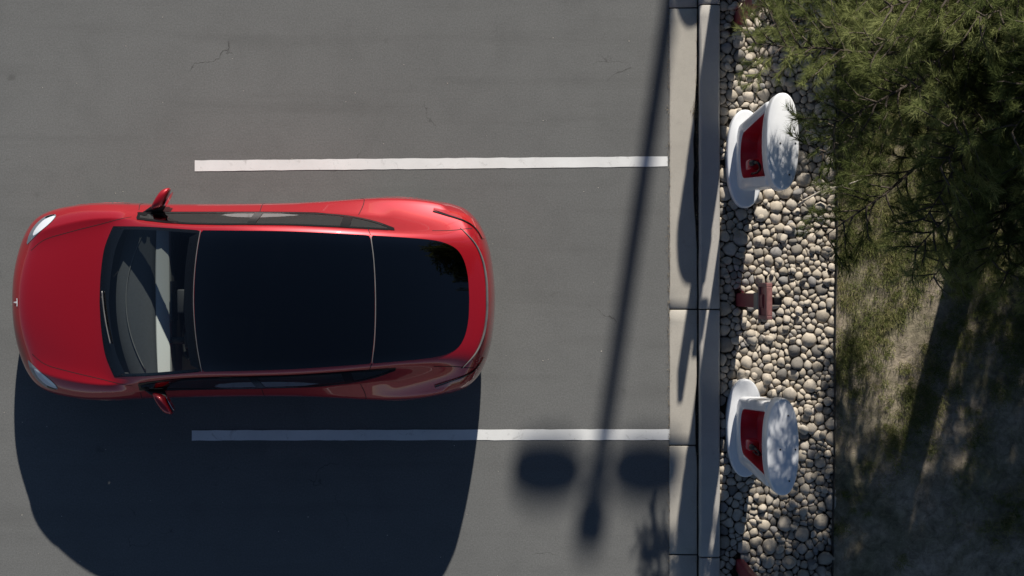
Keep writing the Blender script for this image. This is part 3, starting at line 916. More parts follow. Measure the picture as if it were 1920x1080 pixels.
# grey seams between the panes
for nm, path in (("glass_seam", [(-.367, 0), (-.36, .2), (-.34, .42), (-.307, .645)]), ("glass_seam", [(1.292, 0), (1.288, .2), (1.275, .4), (1.25, .585)])):
    full = interp([(x, -y) for x, y in reversed(path[1:])] + path, 10)
    ribbon(nm, full, .008, "steel_grey", car, hit=top_hit(.0042))
for s in (1, -1):
    h_ = lambda x, z, s=s: side_hit(x, z, s, .003)
    h2 = lambda x, z, s=s: side_hit(x, z, s, .0045)
    for w in side_wins:
        g = patch("side_window", w, h_, "side_glass", car, 6)
        band("window_border", inset(w, -.006), inset(w, .020), h2, "black_gloss", g)
    # black window surround along belt, and the pillars between the panes
    bl = [(-1.10 + i * .05, 0) for i in range(54)]
    ribbon("belt_trim", [(x, belt_z(x) - .012) for x, _ in bl if -.97 < x < 1.46], .026, "black_gloss", car, hit=h2)
    ribbon("belt_glint", [(x, belt_z(x) + .004) for x, _ in bl if -.8 < x < 1.40], .007, "chrome", car, hit=lambda x, z, s=s: side_hit(x, z, s, .0065))  # added bright line standing in for a reflection along the belt
    ribbon("window_trim", [(x, top_z(x) + .004) for x, _ in bl if -.95 < x < 1.42], .014, "black_gloss", car, hit=h2)
    for px_ in (.16, 1.01):
        ribbon("door_pillar", [(px_, belt_z(px_) + (top_z(px_) - belt_z(px_)) * i / 8) for i in range(9)], .080, "black_gloss", car, hit=lambda x, z, s=s: side_hit(x, z, s, .006))
    # shut lines
    gap = lambda pts, w=.007: ribbon("panel_gap", interp(pts, 8), w, "gap_dark", car, hit=lambda x, z, s=s: side_hit(x, z, s, .0012))
    gap([(-1.0, z5(-1.0) - .03), (-1.02, .85), (-1.03, .65), (-.98, .45), (-.93, .32)])
    gap([(.16, z5(.16) - .01), (.16, .8), (.15, .6), (.14, .34)])
    gap([(1.10, z5(1.1) - .01), (1.14, .95), (1.10, .8), (1.02, .66), (.98, .5)])
    ribbon("panel_gap", interp([(-2.10, .50 * s), (-1.95, .60 * s), (-1.7, .665 * s), (-1.4, .73 * s), (-1.2, .775 * s), (-1.05, .80 * s)], 8), .005, "gap_dark", car, hit=top_hit(.0012))
    ribbon("panel_gap", interp([(1.25, .59 * s), (1.235, .62 * s), (1.22, .655 * s)], 6), .007, "gap_dark", car, hit=top_hit(.0012))
    ribbon("panel_gap", interp([(1.80, .635 * s), (1.98, .64 * s), (2.10, .655 * s), (2.17, .66 * s)], 8), .007, "gap_dark", car, hit=top_hit(.0012))
    # flush door handles
    for hx, g in ((.02, 'door_front_'), (.90, 'door_rear_')):
        ol = dense([(hx - .10, .80), (hx + .10, .805), (hx + .10, .825), (hx - .10, .82)], 40, 2)
        patch("door_handle", ol, lambda x, z, s=s: side_hit(x, z, s, .004), "chrome", car_parts[g + ('l' if s > 0 else 'r')], 3)
    # headlamps: dark housing, bright reflector, clear lens
    hl = [(-2.165, .545), (-2.135, .66), (-2.085, .745), (-2.02, .80), (-1.95, .838), (-1.86, .848), (-1.835, .83), (-1.865, .785), (-1.93, .727), (-2.016, .665), (-2.10, .60)]
    hl = dense([(x, y * s) for x, y in hl], 60, 1)
    lamp = patch("headlight", hl, top_hit(.003), "lamp_grey", car, 6)
    rf = dense([(x, y * s) for x, y in [(-1.84, .838), (-1.868, .785), (-1.935, .725), (-2.03, .658), (-2.085, .635), (-2.065, .70), (-2.01, .765), (-1.955, .805)]], 40, 1)
    patch("reflector", rf, top_hit(.005), "lamp_white", lamp, 4)
    dk = dense([(x, y * s) for x, y in [(-1.965, .825), (-1.88, .843), (-1.85, .840), (-1.90, .825), (-1.96, .805)]], 30, 1)
    patch("bezel", dk, top_hit(.0065), "black_gloss", lamp, 3)
    patch("lens", inset(hl, .003), top_hit(.008), "lens_glass", lamp, 6)
    # tail lamps wrap the rear corner
    tl = [(1.80, .84, .985), (1.92, .80, .985), (2.02, .76, .975), (2.12, .70, .955), (2.19, .63, .935), (2.225, .55, .92)]
    mbv = []; mbf = []
    for i, p in enumerate(interp(tl, 6)):
        for dz, w in ((.045, 0), (.015, 0), (-.02, 0), (-.055, 0)):
            t_ = i / 30
            sc = .35 + .65 * min(1, t_ * 2.2)
            q = snap((p[0], p[1] * s, p[2] + dz * sc - .01), .006); mbv.append(q)
        if i:
            for k in range(3): a = (i - 1) * 4 + k; mbf.append((a, a + 1, a + 5, a + 4))
    tlo = obj("tail_light", mbv, mbf, "lamp_red", car); fix_up(tlo)
    ribbon("tail_light_edge", [(p[0], p[1] * s, p[2] + .04) for p in interp(tl, 6)], .014, "black_gloss", tlo, off=.009)
    # side camera / repeater on the fender and rear reflector
    cam_ol = dense([(-1.20, .79), (-1.12, .80), (-1.125, .815), (-1.195, .806)], 24, 1)
    patch("side_repeater", cam_ol, lambda x, z, s=s: side_hit(x, z, s, .004), "black_gloss", car, 2)
    ol = dense([(1.88, .62), (1.99, .64), (1.99, .67), (1.89, .65)], 24, 1)
    patch("rear_reflector", ol, lambda x, z, s=s: side_hit(x, z, s, .004), "lamp_red", car, 2)
    # door mirrors
    m = MB(); rings = []
    for t, c, dx, dz in ((0, (-.815, .875, 1.03), .030, .035), (.04, (-.812, .882, 1.035), .052, .058), (.1, (-.806, .895, 1.04), .060, .070), (.3, (-.785, .94, 1.045), .062, .078), (.6, (-.757, .99, 1.05), .058, .078),
                         (.85, (-.735, 1.03, 1.05), .052, .070), (.95, (-.724, 1.052, 1.048), .044, .056), (.99, (-.718, 1.063, 1.047), .030, .040), (1, (-.716, 1.067, 1.046), .012, .018)):
        rings.append([(c[0] + px_, (c[1] + .25 * px_) * s, c[2] + pz_) for px_, pz_ in superellipse(dx, dz, 20, 2.8)])
    m.loft(rings)
    mo = m.build("mirror", "red_car_paint", car); fix = mo.data; bm = bmesh.new(); bm.from_mesh(fix); bmesh.ops.recalc_face_normals(bm, faces=bm.faces[:]); bm.to_mesh(fix); bm.free()
    m = MB(); m.loft([[(x + .02 + px_, y * s, z + pz_) for px_, pz_ in superellipse(a, b, 14, 3)] for x, y, z, a, b in ((-.90, .83, .985, .10, .018), (-.86, .87, 1.0, .085, .022), (-.80, .925, 1.015, .060, .028), (-.775, .96, 1.02, .045, .02))])
    ao = m.build("mirror_arm", "black_trim", mo); bm = bmesh.new(); bm.from_mesh(ao.data); bmesh.ops.recalc_face_normals(bm, faces=bm.faces[:]); bm.to_mesh(ao.data); bm.free()
    m = MB(); m.loft([[(-.758 + .55 * (y_ - .9) + .022, y_ * s, 1.045 + dz_) for y_, dz_ in superellipse(a, b, 18, 3, .965, 0)] for a, b in ((.07, .052), (.068, .050))])
    m.v = [(v_[0] + (.004 if i >= 18 else 0), v_[1], v_[2]) for i, v_ in enumerate(m.v)]
    m.build("mirror_glass", "chrome", mo, smooth=False)
    # sail panel in front of the window
    ol = dense([(-1.02, belt_z(-1.02) - .006), (-.90, belt_z(-.90) - .004), (-.90, belt_z(-.90) + .06), (-.97, belt_z(-.97) + .03)], 40, 1)
    patch("mirror_sail", ol, lambda x, z, s=s: side_hit(x, z, s, .005), "black_gloss", car, 4)
# boot lip: grey edge strip
lip = interp([(2.07, -.67), (2.20, -.52), (2.27, -.36), (2.302, -.18), (2.308, 0), (2.302, .18), (2.27, .36), (2.20, .52), (2.07, .67)], 8)
m = MB(); rr = []
for i, (x, y) in enumerate(lip):
    z = drop(x - .012, y, 0).z; t = i / (len(lip) - 1); w = .004 + .016 * math.sin(math.pi * t) ** .6
    nx_, ny_ = x / 2.3, y * .55; L = math.hypot(nx_, ny_); nx_ /= L; ny_ /= L
    b0 = Vector((x - .014 * nx_, y - .014 * ny_, z - .004))
    rr.append([b0 + Vector((0, 0, .010)), b0 + Vector((w * nx_, w * ny_, .018)), b0 + Vector((w * 1.25 * nx_, w * 1.25 * ny_, .012)), b0 + Vector((w * .8 * nx_, w * .8 * ny_, -.012)), b0 + Vector((0, 0, -.02))])
m.loft(rr); lo = m.build("boot_spoiler", "steel_grey", car)
bm = bmesh.new(); bm.from_mesh(lo.data); bmesh.ops.recalc_face_normals(bm, faces=bm.faces[:]); bm.to_mesh(lo.data); bm.free()
# emblem on the nose: a T with a bowed bar
def emblem_pt(a, b, off=.006): return drop(-2.268 - a, b, off)
for nm, poly in (("emblem", None),):
    v = []; f = []
    outer = [(.0, -.040), (.003, -.020), (.004, 0), (.003, .020), (.0, .040), (-.010, .037), (-.009, .012), (.0, .0), (-.009, -.012), (-.010, -.037)]
    bar = [((-.020 - .004 * (1 - (t / .04) ** 2)), t) for t in np.linspace(-.040, .040, 9)]
    bar2 = [((-.009 - .004 * (1 - (t / .04) ** 2)), t) for t in np.linspace(.037, -.037, 9)]
    stem = [(-.014, -.010), (.030, -.003), (.030, .003), (-.014, .010)]
    for poly in (bar + bar2, stem):
        n0 = len(v); v += [emblem_pt(a, b, .007 if poly is stem else .006) for a, b in poly]; f.append(tuple(range(n0, n0 + len(poly))))
    eo = obj("emblem", v, f, "lamp_white", car, smooth=False); fix_up(eo)
# wiper on the cowl
wp = [drop(x, y, .02) for x, y in interp([(-1.335, .10), (-1.315, -.08), (-1.285, -.25), (-1.25, -.40)], 6)]
m = MB(); m.tube(wp, .006, 6); wo = m.build("wiper", "steel_grey", car)
m = MB(); m.tube([drop(x, y, .012) for x, y in interp([(-1.345, .05), (-1.325, -.1), (-1.30, -.25)], 5)], .008, 6); m.build("wiper_arm", "black_trim", wo)

# underbody
m = MB(); pr = [CV[i] for i in prev]; m.add([(p[0], p[1], .232) for p in pr], [tuple(range(len(pr)))]); m.build("underbody", "gap_dark", car, smooth=False)
# wheels
wheel0 = None
for wxx, wyy in WHEELS:
    for s in (1, -1):
        w = empty("wheel", (wxx, wyy * s, WZ)); w.parent = car
        prof = [(.235, -.10), (.30, -.118), (.335, -.105), (.345, -.07), (.345, .07), (.335, .105), (.30, .118), (.235, .10)]
        m = MB(); n = 40; rings = [[(r * math.cos(2 * math.pi * k / n), y, r * math.sin(2 * math.pi * k / n)) for k in range(n)] for r, y in prof]
        m.loft(rings, cap0=False, cap1=False); m.build("tyre", "rubber", w)
        m = MB(); yo = .085 * s
        rings = [[(r * math.cos(2 * math.pi * k / n), y * s, r * math.sin(2 * math.pi * k / n)) for k in range(n)] for r, y in ((.236, -.09), (.236, .098), (.222, .100), (.215, .06), (.21, -.08))]
        m.loft(rings, cap0=False, cap1=False)
        for k in range(10):
            th = 2 * math.pi * k / 10
            for r0, r1, w0, w1 in ((.03, .22, .022, .015),):
                d = Vector((math.cos(th), 0, math.sin(th))); e = Vector((-math.sin(th), 0, math.cos(th)))
                a = [d * r0 + e * w0, d * r1 + e * w1, d * r1 - e * w1, d * r0 - e * w0]
                m.add([p + Vector((0, yo, 0)) for p in a] + [p + Vector((0, yo - .03 * s, 0)) for p in a], [(0, 1, 2, 3), (7, 6, 5, 4), (0, 4, 5, 1), (1, 5, 6, 2), (2, 6, 7, 3), (3, 7, 4, 0)])
        m.loft([[(r * math.cos(2 * math.pi * k / 20), y * s, r * math.sin(2 * math.pi * k / 20)) for k in range(20)] for r, y in ((.05, .06), (.05, .09), (.035, .10))])
        m.build("rim", "rim_grey", w, smooth=False)
        m = MB(); m.loft([[(r * math.cos(2 * math.pi * k / 24), y * s, r * math.sin(2 * math.pi * k / 24)) for k in range(24)] for r, y in ((.16, -.02), (.16, .01))]); m.build("brake_disc", "steel_grey", w, smooth=False)
        # dark liner behind the wheel
    for s in (1, -1):
        m = MB(); rg = []
        for yl in (0, .58):
            rg.append([(wxx + (WR - .004) * math.cos(math.pi * k / 24 - .35 * (1 - 2 * k / 24)), s * yl if yl else (lambda h: (h.y if h else .9 * s))(side_hit(wxx + (WR + .006) * math.cos(math.pi * k / 24 - .35 * (1 - 2 * k / 24)), WZ + (WR + .006) * math.sin(math.pi * k / 24 - .35 * (1 - 2 * k / 24)), s, -.004)), WZ + (WR - .004) * math.sin(math.pi * k / 24 - .35 * (1 - 2 * k / 24))) for k in range(25)])
        m.loft(rg, closed=False, cap0=False, cap1=False)
        m.build("wheel_liner", "gap_dark", car)

# cabin
m = MB(); m.bbox(-1.15, 1.95, -.80, .80, .26, .40, .03); m.build("cabin_floor", "cabin_black", car)
for s in (1, -1):
    m = MB(); m.bbox(-1.42, -.88, .68 if s > 0 else -.72, .72 if s > 0 else -.68, .735, .90, .01); m.build("leak_blocker", "cabin_black", car)  # unseen panel added to stop sun leaking out above the wheel liner
# dashboard: bowed top pad
v = []; f = []; ny = 24
dash_prof = [(-1.24, .925), (-1.20, .945), (-1.10, .955), (-.98, .955), (-.90, .945), (-.87, .925), (-.87, .90)]
for i in range(ny + 1):
    y = -.70 + 1.40 * i / ny; b = (y / .7) ** 2
    for k, (x, z) in enumerate(dash_prof):
        xx = x + (.13 * b if k < 3 else .02 * b); v.append((xx, y, z - .012 * b))
    if i:
        for k in range(len(dash_prof) - 1): a = (i - 1) * len(dash_prof) + k; f.append((a, a + len(dash_prof), a + len(dash_prof) + 1, a + 1))
dash = obj("dashboard", v, f, "dash_vinyl", car); 
if dash.data.polygons[40].normal.z < 0: dash.data.flip_normals()
# defroster slot bowed across the pad
m = MB(); m.tube([(-1.135 + .20 * (y / .7) ** 2, y, .962 - .012 * (y / .7) ** 2) for y in np.linspace(-.66, .66, 25)], .006, 6); m.build("defroster_vent", "steel_grey", dash)
m = MB(); rg = []
for y in np.linspace(-.69, .69, 24):
    b = (y / .7) ** 2
    rg.append([(-.868 + .01 * b, y, .905), (-.858 + .01 * b, y, .913), (-.755 + .0 * b, y, .868), (-.745, y, .855), (-.745, y, .78), (-.86, y, .78)])
m.loft(rg); o = m.build("dash_trim", "white_trim", dash); flat_edges(o, 30)
bm = bmesh.new(); bm.from_mesh(o.data); bmesh.ops.recalc_face_normals(bm, faces=bm.faces[:]); bm.to_mesh(o.data); bm.free()
m = MB(); m.bbox(-.87, -.72, -.70, .70, .45, .775, .02); m.build("lower_dash", "cabin_black", dash)
m = MB(); m.bbox(-.715, -.69, -.19, .19, .74, .965, .008); m.build("touchscreen", "screen_black", car)
m = MB(); m.bbox(-.55, -.46, -.11, .11, 1.335, 1.385, .015); m.build("rear_view_mirror", "cabin_black", car)
m = MB(); th = np.linspace(0, 2 * math.pi, 33)
for_ring = [(-.56 + .09 * math.sin(t), -.38 + .185 * math.cos(t), .86 + .16 * math.sin(t)) for t in th]
m.tube(for_ring, .017, 8, caps=False); sw = m.build("steering_wheel", "cabin_black", car)
m = MB(); m.bbox(-.60, -.54, -.46, -.30, .82, .90, .02); m.tube([(-.57, -.38, .86), (-.78, -.38, .80)], .035, 10); m.build("wheel_hub", "cabin_black", sw)
for s in (1, -1):
    m = MB(); m.bbox(-.35, .20, .38 * s - .25, .38 * s + .25, .42, .60, .06, 3); st = m.build("front_seat", "cabin_black", car)
    m = MB(); m.bbox(.12, .26, .38 * s - .24, .38 * s + .24, .52, 1.15, .06, 3)
    m.v = [(x + (z - .52) * .28, y, z) for x, y, z in m.v]; m.build("seat_back", "cabin_black", st)
    m = MB(); m.bbox(.32, .42, .38 * s - .12, .38 * s + .12, 1.14, 1.32, .04, 3); m.build("headrest", "cabin_black", st)
m = MB(); m.bbox(.80, 1.35, -.66, .66, .45, .62, .06, 3); st = m.build("rear_seat", "cabin_black", car)
m = MB(); m.bbox(1.25, 1.40, -.66, .66, .55, 1.15, .06, 3); m.build("seat_back", "cabin_black", st)
m = MB(); m.bbox(1.40, 2.12, -.66, .66, .72, .76, .01); m.build("parcel_shelf", "cabin_black", car)

# ================================================================== CHARGERS
def recalc(o):
    bm = bmesh.new(); bm.from_mesh(o.data); bmesh.ops.recalc_face_normals(bm, faces=bm.faces[:]); bm.to_mesh(o.data); bm.free(); return o
def make_charger():
    root = empty("charging_station", (0, 0, 0))
    # oval plinth
    m = MB(); m.loft([[(x, y, z) for x, y in superellipse(.186 * s, .186 * s + .309, 56, 2.3)] for z, s in ((.02, 1), (.15, 1), (.168, .975), (.176, .93), (.178, .86))])
    flat_edges(recalc(m.build("plinth", "charger_white", root)), 50)
    # housing: upright white loop with an opening
    def rrect(hw0, hw1, z0, z1, r_top, n=9, r_bot=None):
        out = []
        for cy, cz, a0 in ((1, 1, 0), (-1, 1, 90), (-1, -1, 180), (1, -1, 270)):
            hw = hw1 if cz > 0 else hw0; zz = z1 if cz > 0 else z0; r = r_top if cz > 0 or r_bot is None else r_bot
            for i in range(n):
                t = math.radians(a0 + 90 * i / (n - 1)); out.append((cy * (hw - r) + r * math.cos(t), zz - cz * r + r * math.sin(t)))
        return out
    xf = lambda z: -.100 + .032 * (z / 1.6)
    xb = lambda z: .10 + .05 * (z / 1.6)
    oo = rrect(.335, .385, .165, 1.70, .06, r_bot=.22); o2 = rrect(.307, .357, .193, 1.675, .04, r_bot=.20); ii = rrect(.240, .300, .34, 1.660, .05, r_bot=.22); i2 = rrect(.227, .288, .355, 1.650, .045, r_bot=.21)
    m = MB()
    m.loft([[(xb(z), y, z) for y, z in oo], [(xf(z) + .040, y, z) for y, z in oo], [(xf(z) + .010, y, z) for y, z in [(a[0] * .6 + b[0] * .4, a[1] * .6 + b[1] * .4) for a, b in zip(oo, o2)]], [(xf(z), y, z) for y, z in o2],
            [(xf(z), y, z) for y, z in ii], [(xf(z) + .014, y, z) for y, z in i2]], cap1=False)
    hs = flat_edges(recalc(m.build("housing", "charger_white", root)), 45)
    m = MB()
    m.loft([[(xf(z) + .012, y, z) for y, z in i2], [(xf(z) + .055, y * .97, z) for y, z in i2], [(xf(z) + .17, y * .90, .93 + (z - .93) * .96) for y, z in i2]], cap0=False)
    o = flat_edges(m.build("recess", "charger_red", root), 45); bm = bmesh.new(); bm.from_mesh(o.data); bmesh.ops.recalc_face_normals(bm, faces=bm.faces[:]); bmesh.ops.reverse_faces(bm, faces=bm.faces[:]); bm.to_mesh(o.data); bm.free()
    # connector holster with the plug and looped cable
    m = MB(); m.bbox(-.075, .03, -.16, -.06, .62, .82, .02); hol = m.build("holster", "charger_red", root)
    m = MB(); m.tube([(-.045, -.11, .80), (-.06, -.11, .90), (-.045, -.11, .98)], [.024, .028, .022], 10); m.build("plug", "black_trim", hol)
    m = MB(); m.tube(interp([(-.045, -.11, .98), (-.03, -.13, 1.10), (.0, -.17, 1.02), (.01, -.19, .75), (.01, -.18, .50)], 6), .013, 8); m.build("cable", "black_trim", root)
    m = MB(); m.bbox(.045, .062, -.235, .235, 1.02, 1.035, .003); m.build("panel_seam", "gap_dark", root)
    # oval head
    m = MB(); cx = .047
    secs = ((1.625, .86), (1.635, .94), (1.655, .985), (1.70, 1.0), (1.845, 1.0), (1.868, .985), (1.880, .955), (1.884, .90))
    m.loft([[(cx + x + .012 * (z - 1.6), y, z) for x, y in superellipse(.146 * s, .432 - .149 * (1 - s) * 1.2, 64, 2.35)] for z, s in secs])
    hd = flat_edges(recalc(m.build("head", "charger_white", root)), 50)
    for bx, by in ((.06, -.30), (.115, -.02), (-.02, -.02), (.05, .28)):
        m = MB(); m.loft([[(cx + bx + r * math.cos(t), by + r * math.sin(t), z) for t in np.linspace(0, 2 * math.pi, 9)[:-1]] for z, r in ((1.882, .008), (1.888, .008), (1.889, .005))]); m.build("bolt", "black_trim", hd)
    return root
def copy_tree(o, parent=None):
    c = o.copy(); COL.objects.link(c); c.parent = parent
    for ch in [x for x in bpy.data.objects if x.parent == o]: copy_tree(ch, c)
    return c
ch0 = make_charger()
ch_labels = ["white charging station with red recess, fully clear of foliage, near the lower red post",
             "white charging station with red recess, its head partly covered by pine needles",
             "white charging station beyond the pine, next up the kerb from the needle-covered one",
             "white charging station farthest up the kerb, beyond the other stations"]
for i, y in enumerate(CH_Y):
    c = ch0 if i == 0 else copy_tree(ch0)
    c.location = (CH_X, y, .0); c["label"] = ch_labels[i]; c["category"] = "charging station"; c["group"] = "charging stations along the kerb"

# ================================================================== SIGN POSTS
def make_post():
    root = empty("sign_post", (0, 0, 0))
    m = MB(); m.loft([[(x, y, z) for x, y in superellipse(.042, .068, 24, 5)] for z in (.02, 1.0, 1.58)]); flat_edges(recalc(m.build("post", "post_red", root)), 45)
    m = MB(); m.bbox(-.050, .050, -.076, .076, 1.16, 1.38, .006); m.build("clamp", "steel_grey", root)
    m = MB(); m.bbox(.045, .12, -.035, .035, 1.50, 1.68, .006); m.build("bracket", "black_trim", root)
    # upright plate with a raised frame, seen from above almost edge on
    m = MB(); m.box(-.030, -.012, -.135, .135, 1.43, 1.80); pl = m.build("sign_plate", "post_red", root, smooth=False)
    m = MB()
    for y0, y1, z0, z1 in ((-.165, -.130, 1.40, 1.83), (.130, .165, 1.40, 1.83), (-.130, .130, 1.40, 1.435), (-.130, .130, 1.795, 1.83)):
        m.bbox(-.048, .004, y0, y1, z0, z1, .004, 1)
    m.build("sign_frame", "sign_faded", pl, smooth=False)
    return root
p0 = make_post()
for i, ((x, y), lab) in enumerate(zip(POST, ["red sign post standing in sunlit stones between the two charging stations", "red sign post at the top of the stone bed under pine needles",
                                          "red sign post at the bottom of the stone bed in shade"])):
    o = p0 if i == 0 else copy_tree(p0)
    o.location = (x, y, 0); o["label"] = lab; o["category"] = "sign post"; o["group"] = "red sign posts in the stone bed"

# ================================================================== LAMP POST (only its shadow falls into the picture)
k_ = 1 / math.tan(SUN_EL)
tip = (wx(1101), wy(1030)); PH = 10.0
LX, LY = tip[0] + SUN_DIR.x * k_ * PH, tip[1] + SUN_DIR.y * k_ * PH
lp = empty("lamp_post", (LX, LY, 0), label="tall grey twin-head parking lamp post beyond the top edge, casting the long shadow", category="lamp post")
m = MB(); m.tube([(0, 0, 0), (0, 0, 3), (0, 0, PH - .05)], [.105, .095, .08], 20); m.build("pole", "steel_grey", lp)
m = MB(); m.loft([[(r * math.cos(t), r * math.sin(t), z) for t in np.linspace(0, 2 * math.pi, 25)[:-1]] for z, r in ((0, .22), (.5, .22), (.55, .18), (.56, .10))]); m.build("footing", "kerb_concrete", lp)
m = MB(); m.tube([(-.35, 0, PH - .38), (.35, 0, PH - .38)], .045, 10); m.build("cross_arm", "steel_grey", lp)
for s in (1, -1):
    m = MB(); m.loft([[(x, y, z) for x, y in superellipse(.35 * k, .27 * k, 28, 2.4, .49 if s > 0 else -.54, 0)] for z, k in ((PH - .45, .9), (PH - .44, 1), (PH - .34, 1), (PH - .31, .8))]); m.build("lamp_head", "steel_grey", lp)
m = MB(); m.loft([[(r * math.cos(t), r * math.sin(t), z) for t in np.linspace(0, 2 * math.pi, 21)[:-1]] for z, r in ((PH - .24, .07), (PH - .22, .16), (PH - .04, .16), (PH, .07))]); m.build("top_sensor", "steel_grey", lp)

# ================================================================== TREES
def make_tree(name, base, height, reach, zmin, n_limb, seed, label, lean=(0, 0), sub=13, needles=13, profile=None, group="pine trees on the lawn", nlen=(.055, .105), nwid=.0058, trim_sunward=False, rise=.9):
    rng = np.random.default_rng(seed)
    root = empty(name, base, label=label, category="tree", group=group)
    tp = []
    for i in range(13):
        t = i / 12; tp.append(np.array([lean[0] * t + .10 * math.sin(3 * t + seed), lean[1] * t + .08 * math.cos(4 * t + seed), height * t]))
    trad = [.17 * (1 - .9 * i / 12) + .012 for i in range(13)]; trad[0] = .23
    m = MB(); m.tube(tp, trad, 10); m.build("trunk", "bark", root)
    mb = MB(); NP = []; ND = []; NT = []
    for i in range(n_limb):
        t = (i + rng.uniform(0, .9)) / n_limb
        z = zmin + (height * .96 - zmin) * t
        q = z / height * 12; a = int(min(q, 11)); p0_ = tp[a] + (tp[a + 1] - tp[a]) * (q - a)
        az = i * 2.39996 + rng.uniform(-.4, .4)
        L = reach * (profile(t) if profile else (1 - t) ** .75) * rng.uniform(.80, 1.0) + .15
        if trim_sunward and math.sin(az) > .05: L *= .5                     # sunward limbs cut short so their shadow stays off stones and lot
        up = .15 + rise * t + rng.uniform(-.15, .15)
        pts = []; p = p0_.copy(); d = np.array([math.cos(az), math.sin(az), up]); d /= np.linalg.norm(d)
        ns = 9
        for s_ in range(ns + 1):
            pts.append(p.copy()); p = p + d * L / ns
            d = d + rng.normal(0, .09, 3) + np.array([0, 0, -.055 + .02 * s_ / ns]); d /= np.linalg.norm(d)
        r0 = .010 + .009 * L
        mb.tube(pts, [r0 * (1 - .88 * s_ / ns) for s_ in range(ns + 1)], 5, caps=False)
        ltone = rng.uniform(.05, 1.0)
        nsb = max(7, int(sub * L / reach * 1.25) + 4)
        for b in range(nsb):
            f_ = .08 + .92 * (b + rng.uniform(0, 1)) / nsb; qq = min(f_, .999) * ns; a = int(qq)
            bp = pts[a] + (pts[a + 1] - pts[a]) * (qq - a); bd = pts[a + 1] - pts[a]; bd /= np.linalg.norm(bd)
            sd = np.cross(bd, [0, 0, 1.0]); sd /= np.linalg.norm(sd) + 1e-9
            sgn = 1 if b % 2 else -1
            dd = bd * rng.uniform(.45, 1.0) + sd * sgn * rng.uniform(.5, 1.1) + np.array([0, 0, rng.uniform(-.25, .4)])
            dd /= np.linalg.norm(dd)
            Lb = (.26 + .42 * (1 - f_) * L * .55) * rng.uniform(.7, 1.3)
            n2 = 5; q2 = bp.copy(); sp = []
            for s_ in range(n2 + 1):
                sp.append(q2.copy()); q2 = q2 + dd * Lb / n2; dd = dd + rng.normal(0, .14, 3) + np.array([0, 0, .03]); dd /= np.linalg.norm(dd)
            mb.tube(sp, [.0085 * (1 - .8 * s_ / n2) + .0015 for s_ in range(n2 + 1)], 3, caps=False)
            tone = .62 * ltone + .38 * rng.uniform(.0, 1)
            # twiglets with needles
            ntw = max(4, int(Lb / .045))
            for w_ in range(ntw):
                g = .12 + .88 * (w_ + rng.uniform(0, 1)) / ntw; qg = min(g, .999) * n2; a2 = int(qg)
                tp_ = sp[a2] + (sp[a2 + 1] - sp[a2]) * (qg - a2); td = sp[a2 + 1] - sp[a2]; td = td / np.linalg.norm(td)
                ra = rng.normal(0, 1, 3); ra -= td * ra.dot(td); ra /= np.linalg.norm(ra)
                ra[2] += .25
                tdir = td * .8 + ra * rng.uniform(.3, .9); tdir /= np.linalg.norm(tdir)
                tl_ = rng.uniform(.05, .13)
                k = needles
                fr = rng.uniform(0, 1, k)
                pos = tp_ + np.outer(fr * tl_, tdir)
                rd = rng.normal(0, 1, (k, 3)); rd -= np.outer(rd @ tdir, tdir); rd /= np.linalg.norm(rd, axis=1)[:, None]
                nd = tdir * 1.0 + rd * rng.uniform(.35, .95, (k, 1)); nd /= np.linalg.norm(nd, axis=1)[:, None]
                NP.append(pos); ND.append(nd); NT.append(np.full(k, tone) + rng.normal(0, .12, k))
    mb.build("branches", "bark", root)
    NP = np.concatenate(NP); ND = np.concatenate(ND); NT = np.clip(np.concatenate(NT), 0, 1)
    n = len(NP); ln = rng.uniform(nlen[0], nlen[1], (n, 1))
    rr_ = rng.normal(0, 1, (n, 3)); wv = np.cross(ND, rr_); wv /= np.linalg.norm(wv, axis=1)[:, None] + 1e-9
    A = NP - wv * nwid / 2; B = NP + wv * nwid / 2; C = NP + ND * ln + np.array([0, 0, -.008]) 
    V = np.stack([A, B, C], 1).reshape(-1, 3)
    me = bpy.data.meshes.new("crown"); me.vertices.add(3 * n); me.vertices.foreach_set('co', V.ravel().astype(np.float32))
    me.loops.add(3 * n); me.loops.foreach_set('vertex_index', np.arange(3 * n, dtype=np.int32))
    me.polygons.add(n); me.polygons.foreach_set('loop_start', np.arange(0, 3 * n, 3, dtype=np.int32))
    me.polygons.foreach_set('loop_total', np.full(n, 3, dtype=np.int32))
    me.update(); me.materials.append(MATS["needles"]); set_tone(me, np.repeat(NT, 3).astype(np.float32))
    link(bpy.data.objects.new("crown", me), root)
    print("TREE", name, n)
    return root

make_tree("pine_tree", (5.15, 1.95, .05), 4.9, 2.8, 2.3, 124, 4, "green pine reaching over the upper charging station", lean=(-1.1, 0.2), needles=38, sub=32, profile=lambda t: (1 - t * .8) ** .5, nwid=.0042, trim_sunward=True)
tB = make_tree("pine_tree", (6.65, 8.75, .05), 7.3, 2.75, 5.75, 66, 9, "broad green pine beyond the top edge shading the lower stones", needles=22, sub=20, nwid=.011, profile=lambda t: (1 - t * .8) ** .5, rise=.3)
tC = copy_tree(tB); tC.location = (7.85, 5.2, -2.95); tC.rotation_euler.z = 2.1; tC["label"] = "green pine to the right of the one over the charging station"
tE = copy_tree(tB); tE.location = (6.9, 1.5, -3.9); tE.rotation_euler.z = 4.0; tE["label"] = "low spreading green pine at the right edge beside the lawn"
make_tree("pine_tree", (3.75, 4.9, .05), 1.35, .65, .4, 40, 21, "small young pine beyond the top edge of the stone bed", needles=18, sub=14, nwid=.009, profile=lambda t: (1 - t * .8) ** .4)

